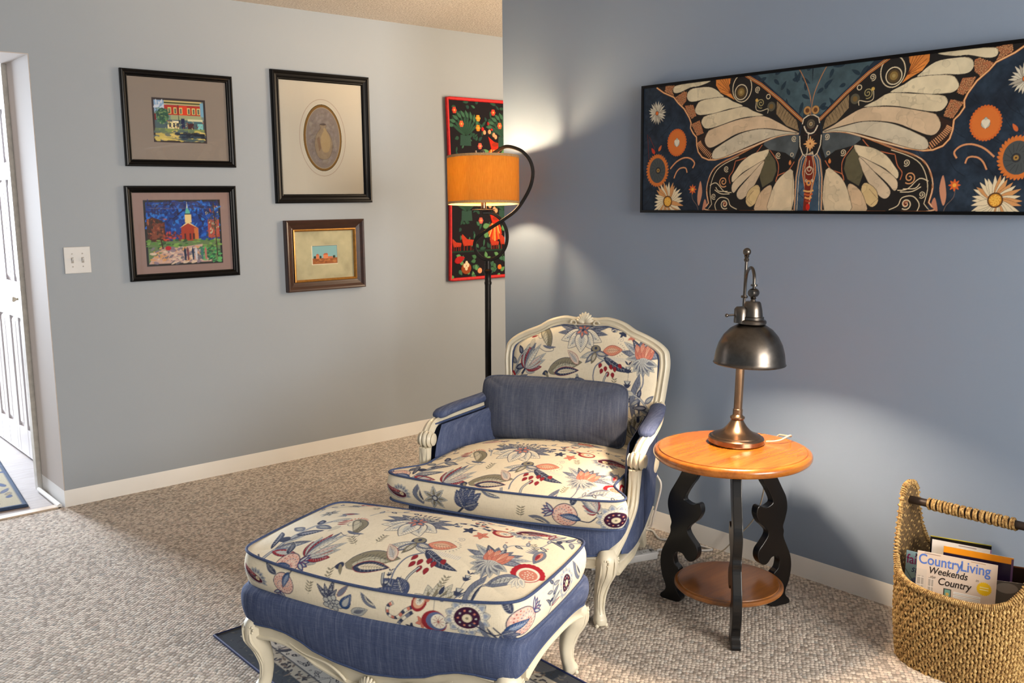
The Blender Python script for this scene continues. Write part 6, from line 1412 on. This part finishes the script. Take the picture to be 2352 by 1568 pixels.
for ci, ph in enumerate(phs):
    h = brim(ph); n_ = max(6, int(h / .0052)); x, y = bplan(ph); x2, y2 = bplan(ph + .02); tx, ty = x2 - x, y2 - y; l_ = math.hypot(tx, ty); tx, ty = tx / l_, ty / l_; nx, ny = ty, -tx
    if nx * x + ny * y < 0: nx, ny = -nx, -ny
    b0 = len(vs); off = rw.uniform(0, 1)
    for i in range(n_ + 1):
        z = h * i / n_; f_ = bflare(z); r_ = .0047 * (1 + .42 * math.sin((i + off) * 2.1 + ci * 1.3)); wob = .0012 * math.sin(i * .9 + ci * 2.1) + rw.uniform(-.0006, .0006)
        cx_, cy_ = x * f_ + nx * wob * 1.2 + tx * wob, y * f_ + ny * wob * 1.2 + ty * wob
        for j in range(NS):
            a = 2 * PI * j / NS; vs.append((cx_ + tx * r_ * 1.12 * math.cos(a) + nx * r_ * math.sin(a), cy_ + ty * r_ * 1.12 * math.cos(a) + ny * r_ * math.sin(a), z + .0015 * math.cos(a)))
    for i in range(n_):
        for j in range(NS): a, b = b0 + i * NS + j, b0 + i * NS + (j + 1) % NS; fs.append((a, b, b + NS, a + NS))
MB().add(vs, fs).build('woven_body', M_SEA, bk, angle=180)
NP = 140; PH = np.linspace(0, 2 * PI, NP, endpoint=False); V_ = np.linspace(0, 1, 20)
X = np.zeros((20, NP)); Y = X.copy(); Z = X.copy()
for i, ph in enumerate(PH):
    x, y = bplan(ph, .975); h = brim(ph) - .004
    for j, v_ in enumerate(V_): z = .004 + (h - .004) * v_; f_ = bflare(z); X[j, i], Y[j, i], Z[j, i] = x * f_, y * f_, z
ln = gridmesh('lining', X, Y, Z, M_SEAIN, bk, None, wrap_u=True)
MB().add([(X[0, i], Y[0, i], .006) for i in range(NP)] + [(0, 0, .006)], [(i, (i + 1) % NP, NP) for i in range(NP)]).build('basket_floor', M_SEAIN, ln)
rp = [(lambda x, y, z: (x * bflare(z), y * bflare(z), z))(*bplan(ph), brim(ph)) for ph in np.linspace(0, 2 * PI, 260, endpoint=False)]
m = MB().tube(rp, .0062, 8, closed=True, up=(0, 0, 1))
for i in range(0, 260):
    c = Vector(rp[i]); T_ = (Vector(rp[(i + 1) % 260]) - Vector(rp[i - 1])).normalized(); Bn = T_.cross(Vector((c.x, c.y, .0)).normalized()).normalized(); O_ = Bn.cross(T_).normalized()
    pts = [tuple(c + (Bn * math.cos(a) + O_ * math.sin(a)) * .0082 + T_ * (.004 * (a / PI))) for a in np.linspace(-PI * .75, PI * .75, 7)]
    m.tube(pts, .0028, 5)
m.build('braided_rim', M_SEA, bk, angle=180)
yh = BA * bflare(.48) - .012
MB().tube([(0, -yh - .028, .478), (0, yh + .028, .478)], .0125, 18).build('handle_bar', M_DARKBAR, bk)
m = MB(); turns = 27; pts = []
for i in range(turns * 14 + 1):
    a = 2 * PI * i / 14; y = .142 - .262 * i / (turns * 14) + .0022 * math.sin(i * .21); pts.append((.0158 * math.cos(a), y, .478 + .0158 * math.sin(a)))
m.tube(pts, .0040, 6, up=None); m.build('handle_wrap', M_SEA, bk, angle=180)

# ------------------------------------------------------------------ magazines standing in the basket
def text_mesh(s, size, mat, parent, loc, name='cover_lettering', sx=1.0, bold=0.0, shear=0.0, align='LEFT'):
    c = bpy.data.curves.new(name, 'FONT'); c.body = s; c.size = size; c.align_x = align; c.offset = bold; c.shear = shear
    o = bpy.data.objects.new(name, c); COL.objects.link(o)
    bpy.context.view_layer.update(); me = bpy.data.meshes.new_from_object(o.evaluated_get(bpy.context.evaluated_depsgraph_get()))
    bpy.data.objects.remove(o); co = np.zeros(len(me.vertices) * 3, np.float32); me.vertices.foreach_get('co', co); co = co.reshape(-1, 3)
    new = np.stack([co[:, 0] * sx + loc[0], np.full(len(co), loc[1]), co[:, 1] + loc[2]], 1).astype(np.float32); me.vertices.foreach_set('co', new.ravel()); me.update()
    me.materials.clear(); me.materials.append(mat); q_ = bpy.data.objects.new(name, me); return link(q_, parent)
def magazine(label, tl, tr, top, hgt, thick, paint_fn, lean=0.0, roll=0.0, w=None):
    tl, tr = Vector((*tl, 0)), Vector((*tr, 0)); w_ = w or (tr - tl).length; ang = math.atan2((tr - tl).y, (tr - tl).x)
    o = thing('magazine', label, 'magazine', (tl.x, tl.y, top - hgt), 0, 'magazines in the seagrass basket'); o.rotation_euler = (lean, roll, ang)
    P = Paint(0, 0, w_, hgt, .0011, (220, 214, 204)); texts = paint_fn(P, w_, hgt)
    im = P.result(); X, Z = np.meshgrid(np.linspace(0, w_, P.w), np.linspace(0, hgt, P.h)); gridmesh('front_cover', X, np.zeros_like(X), Z, M_PAPER, o, im)
    boxobj('pages', .0006, .0004, .001, w_ - .001, thick, hgt - .001, M_PAGES, o)
    for t_ in texts or []: text_mesh(t_[0], t_[1], simple('ink', t_[2], .4, 0, .0), o, (t_[3], -.0004, t_[4]), 'cover_lettering', *t_[5:])
    return o
def mg_country(P, w, h):
    P.a[:] = lin((214, 196, 180)); 
    P.poly(R4(0, 0, .030, h * .80), (206, 192, 178))
    for x0, x1 in ((.004, .022), (.036, .050)):
        P.poly(R4(x0, 0, x1, h * .72), (170, 160, 150)); 
        for z in np.linspace(0, h * .7, 9): P.poly(R4(x0, z, x1, z + .002), (228, 216, 204))
        P.poly(R4((x0 + x1) / 2, 0, (x0 + x1) / 2 + .0016, h * .72), (228, 216, 204))
    P.poly(R4(w - .030, 0, w - .012, h * .42), (234, 226, 216)); P.poly(R4(w - .034, 0, w - .031, h * .45), (190, 172, 158)); P.poly(R4(w - .027, .02, w - .016, h * .40), (150, 142, 134))
    P.poly(R4(.080, h - .135, .102, h - .102), (60, 58, 54)); P.poly(R4(.083, h - .132, .099, h - .105), (116, 160, 148)); P.disc(.091, h - .119, .005, (206, 176, 96))
    P.poly(R4(.072, h - .175, .104, h - .142), (140, 88, 60)); P.poly(R4(.075, h - .175, .101, h - .146), (132, 172, 150)); P.line([(.055, h - .15), (.064, h - .128), (.074, h - .142)], .0012, (120, 92, 70))
    P.poly(R4(.118, 0, .190, h - .146), (220, 208, 196)); P.poly(R4(.122, h - .18, .144, h - .150), (96, 138, 70)); dabs(P, .122, h - .18, .144, h - .15, 30, [(70, 120, 50), (140, 176, 90), (200, 196, 160)], .001, .003, 9); P.poly(R4(.150, h - .18, .172, h - .152), (84, 110, 80))
    for z in (h - .114, h - .124, h - .134): P.poly(R4(.108, z, .182, z + .0075), (242, 240, 236)); P.line([(.110, z + .0035), (.180, z + .0035)], .0012, (150, 146, 144))
    P.disc(.190, h - .080, .019, (240, 196, 40), n=30)
    for j in range(22): a = j * .2856; P.disc(.190 + .019 * math.cos(a), h - .080 + .019 * math.sin(a), .0022, (240, 196, 40), n=7)
    P.line([(.178, h - .076), (.202, h - .076)], .0022, (252, 240, 190)); P.line([(.178, h - .083), (.202, h - .083)], .0022, (252, 240, 190))
    P.line([(.020, h - .0045), (.066, h - .0045)], .0018, (120, 90, 80)); P.line([(.150, h - .0045), (.19, h - .0045)], .0014, (150, 110, 60))
    return [('Country', .0440, (84, 118, 196), .004, h - .038, .82, .0006), ('Living', .0440, (84, 118, 196), .122, h - .038, .82, .0006),
            ('Weekends', .0300, (44, 36, 34), .034, h - .064, .84, .0004, .2), ('in', .012, (90, 80, 74), .166, h - .062, 1, 0, .25),
            ('the', .0120, (90, 80, 74), .040, h - .078, 1, 0, .25), ('Country', .0320, (44, 36, 34), .062, h - .094, .84, .0004, .2)]
def mg_family(P, w, h):
    P.a[:] = lin((176, 212, 222)); P.disc(.04, h - .12, .030, (120, 140, 196), .04); P.disc(.05, h - .07, .02, (150, 160, 200), .016); P.line([(0, h - .06), (.03, h - .10)], .0015, (60, 70, 90)); P.line([(0, h - .10), (.03, h - .115)], .0015, (60, 70, 90)); P.disc(.038, h - .155, .02, (50, 56, 110), .014)
    return [('MO', .0150, (70, 60, 90), .028, h - .014, 1, .0003), ('fai', .0420, (160, 40, 110), .002, h - .040, .82, .0004), ('st', .0320, (30, 40, 110), .018, h - .066, .8, 0, .3)]
def mg_orange(P, w, h):
    P.a[:] = lin((34, 24, 52)); P.poly(R4(0, h - .020, w, h), (246, 158, 34)); P.poly(R4(w - .006, 0, w, h - .004), (96, 70, 110)); return []
def mg_white(P, w, h):
    P.a[:] = lin((226, 222, 218)); P.line([(w * .45, h - .006), (w * .75, h - .006)], .002, (120, 100, 100)); P.poly(R4(w - .004, 0, w, h), (150, 110, 160)); return []
def mg_dark(P, w, h):
    P.a[:] = lin((32, 28, 28)); P.poly(R4(0, h - .003, w, h), (222, 206, 70)); return []
def mg_brown(P, w, h):
    P.a[:] = lin((46, 30, 28)); P.poly(R4(0, h - .004, w, h), (146, 84, 52)); return []
def mg_grey(P, w, h):
    P.a[:] = lin((120, 116, 110)); P.disc(w * .4, h - .02, .03, (176, 170, 160), .016); return []
magazine('front magazine with blue Country Living title and yellow round badge', (2.742, 1.262), (2.796, 1.046), .355, .276, .005, mg_country, -.05)
magazine('pale cyan magazine with magenta title at the left end of the basket', (2.786, 1.320), (2.800, 1.205), .328, .262, .004, mg_family, -.06)
magazine('magazine with orange top band and dark purple cover just behind the front one', (2.808, 1.212), (2.858, 1.026), .366, .284, .006, mg_orange, -.05)
magazine('plain white magazine showing above the orange banded one', (2.824, 1.256), (2.862, 1.092), .372, .270, .004, mg_white, -.05)
magazine('black magazine with thin yellow top edge at the back of the stack', (2.856, 1.268), (2.892, 1.096), .372, .270, .004, mg_dark, -.04, -.03)
magazine('dark brown magazine standing low at the right end of the basket', (2.858, 1.075), (2.895, .985), .338, .230, .004, mg_brown, -.04, w=.085)
magazine('grey magazine tucked lowest at the right end of the basket', (2.812, 1.055), (2.855, .968), .304, .200, .004, mg_grey, -.04, w=.08)

# ------------------------------------------------------------------ power strip and cords behind the chair
ps = thing('power_strip', 'white power strip lying on the carpet behind the chair leg', 'power strip', (2.665, 2.402, 0), math.atan2(2.350 - 2.412, 2.80 - 2.614))
MB().box(-.150, -.024, 0.0, .150, .024, .030).build('housing', M_WHITEPL, ps, smooth=False, bevel=.004)
dk = simple('outlet_slot_grey', (120, 118, 116), .5)
for i in range(5):
    o_ = MB().box(-.118 + i * .050, -.016, .030, -.082 + i * .050, .016, .0312).build('outlet', M_WHITEPL, ps, smooth=False, bevel=.001)
    MB().box(-.106 + i * .050, -.008, .0312, -.103 + i * .050, .0, .0316).box(-.097 + i * .050, -.008, .0312, -.094 + i * .050, .0, .0316).build('outlet_slots', dk, o_, smooth=False)
MB().box(.128, -.010, .030, .142, .010, .034).build('rocker_switch', dk, ps, smooth=False, bevel=.001)
cw = smooth_pts([(2.815, 2.346, .016), (2.86, 2.375, .012), (2.93, 2.31, .006), (2.99, 2.262, .006), (3.030, 2.240, .006), (3.034, 2.275, .006), (3.02, 2.34, .006), (2.99, 2.424, .006), (2.968, 2.465, .006), (2.994, 2.511, .007), (3.02, 2.56, .006), (2.98, 2.66, .006)], 6)
MB().tube(in_local(ps, cw), .0045, 10).build('cord', M_WHITEPL, ps)
cw = smooth_pts([(2.93, 2.66, .03), (2.955, 2.60, .22), (3.00, 2.54, .269), (3.005, 2.504, .252), (3.005, 2.493, .216), (3.010, 2.518, .133), (3.018, 2.542, .069), (3.03, 2.565, .02), (3.02, 2.60, .006)], 6)
tag(MB().tube(cw, .0045, 10).build('white_cable', M_WHITEPL), 'thick white cable arching up beside the blue wall at the chair side', 'cord')
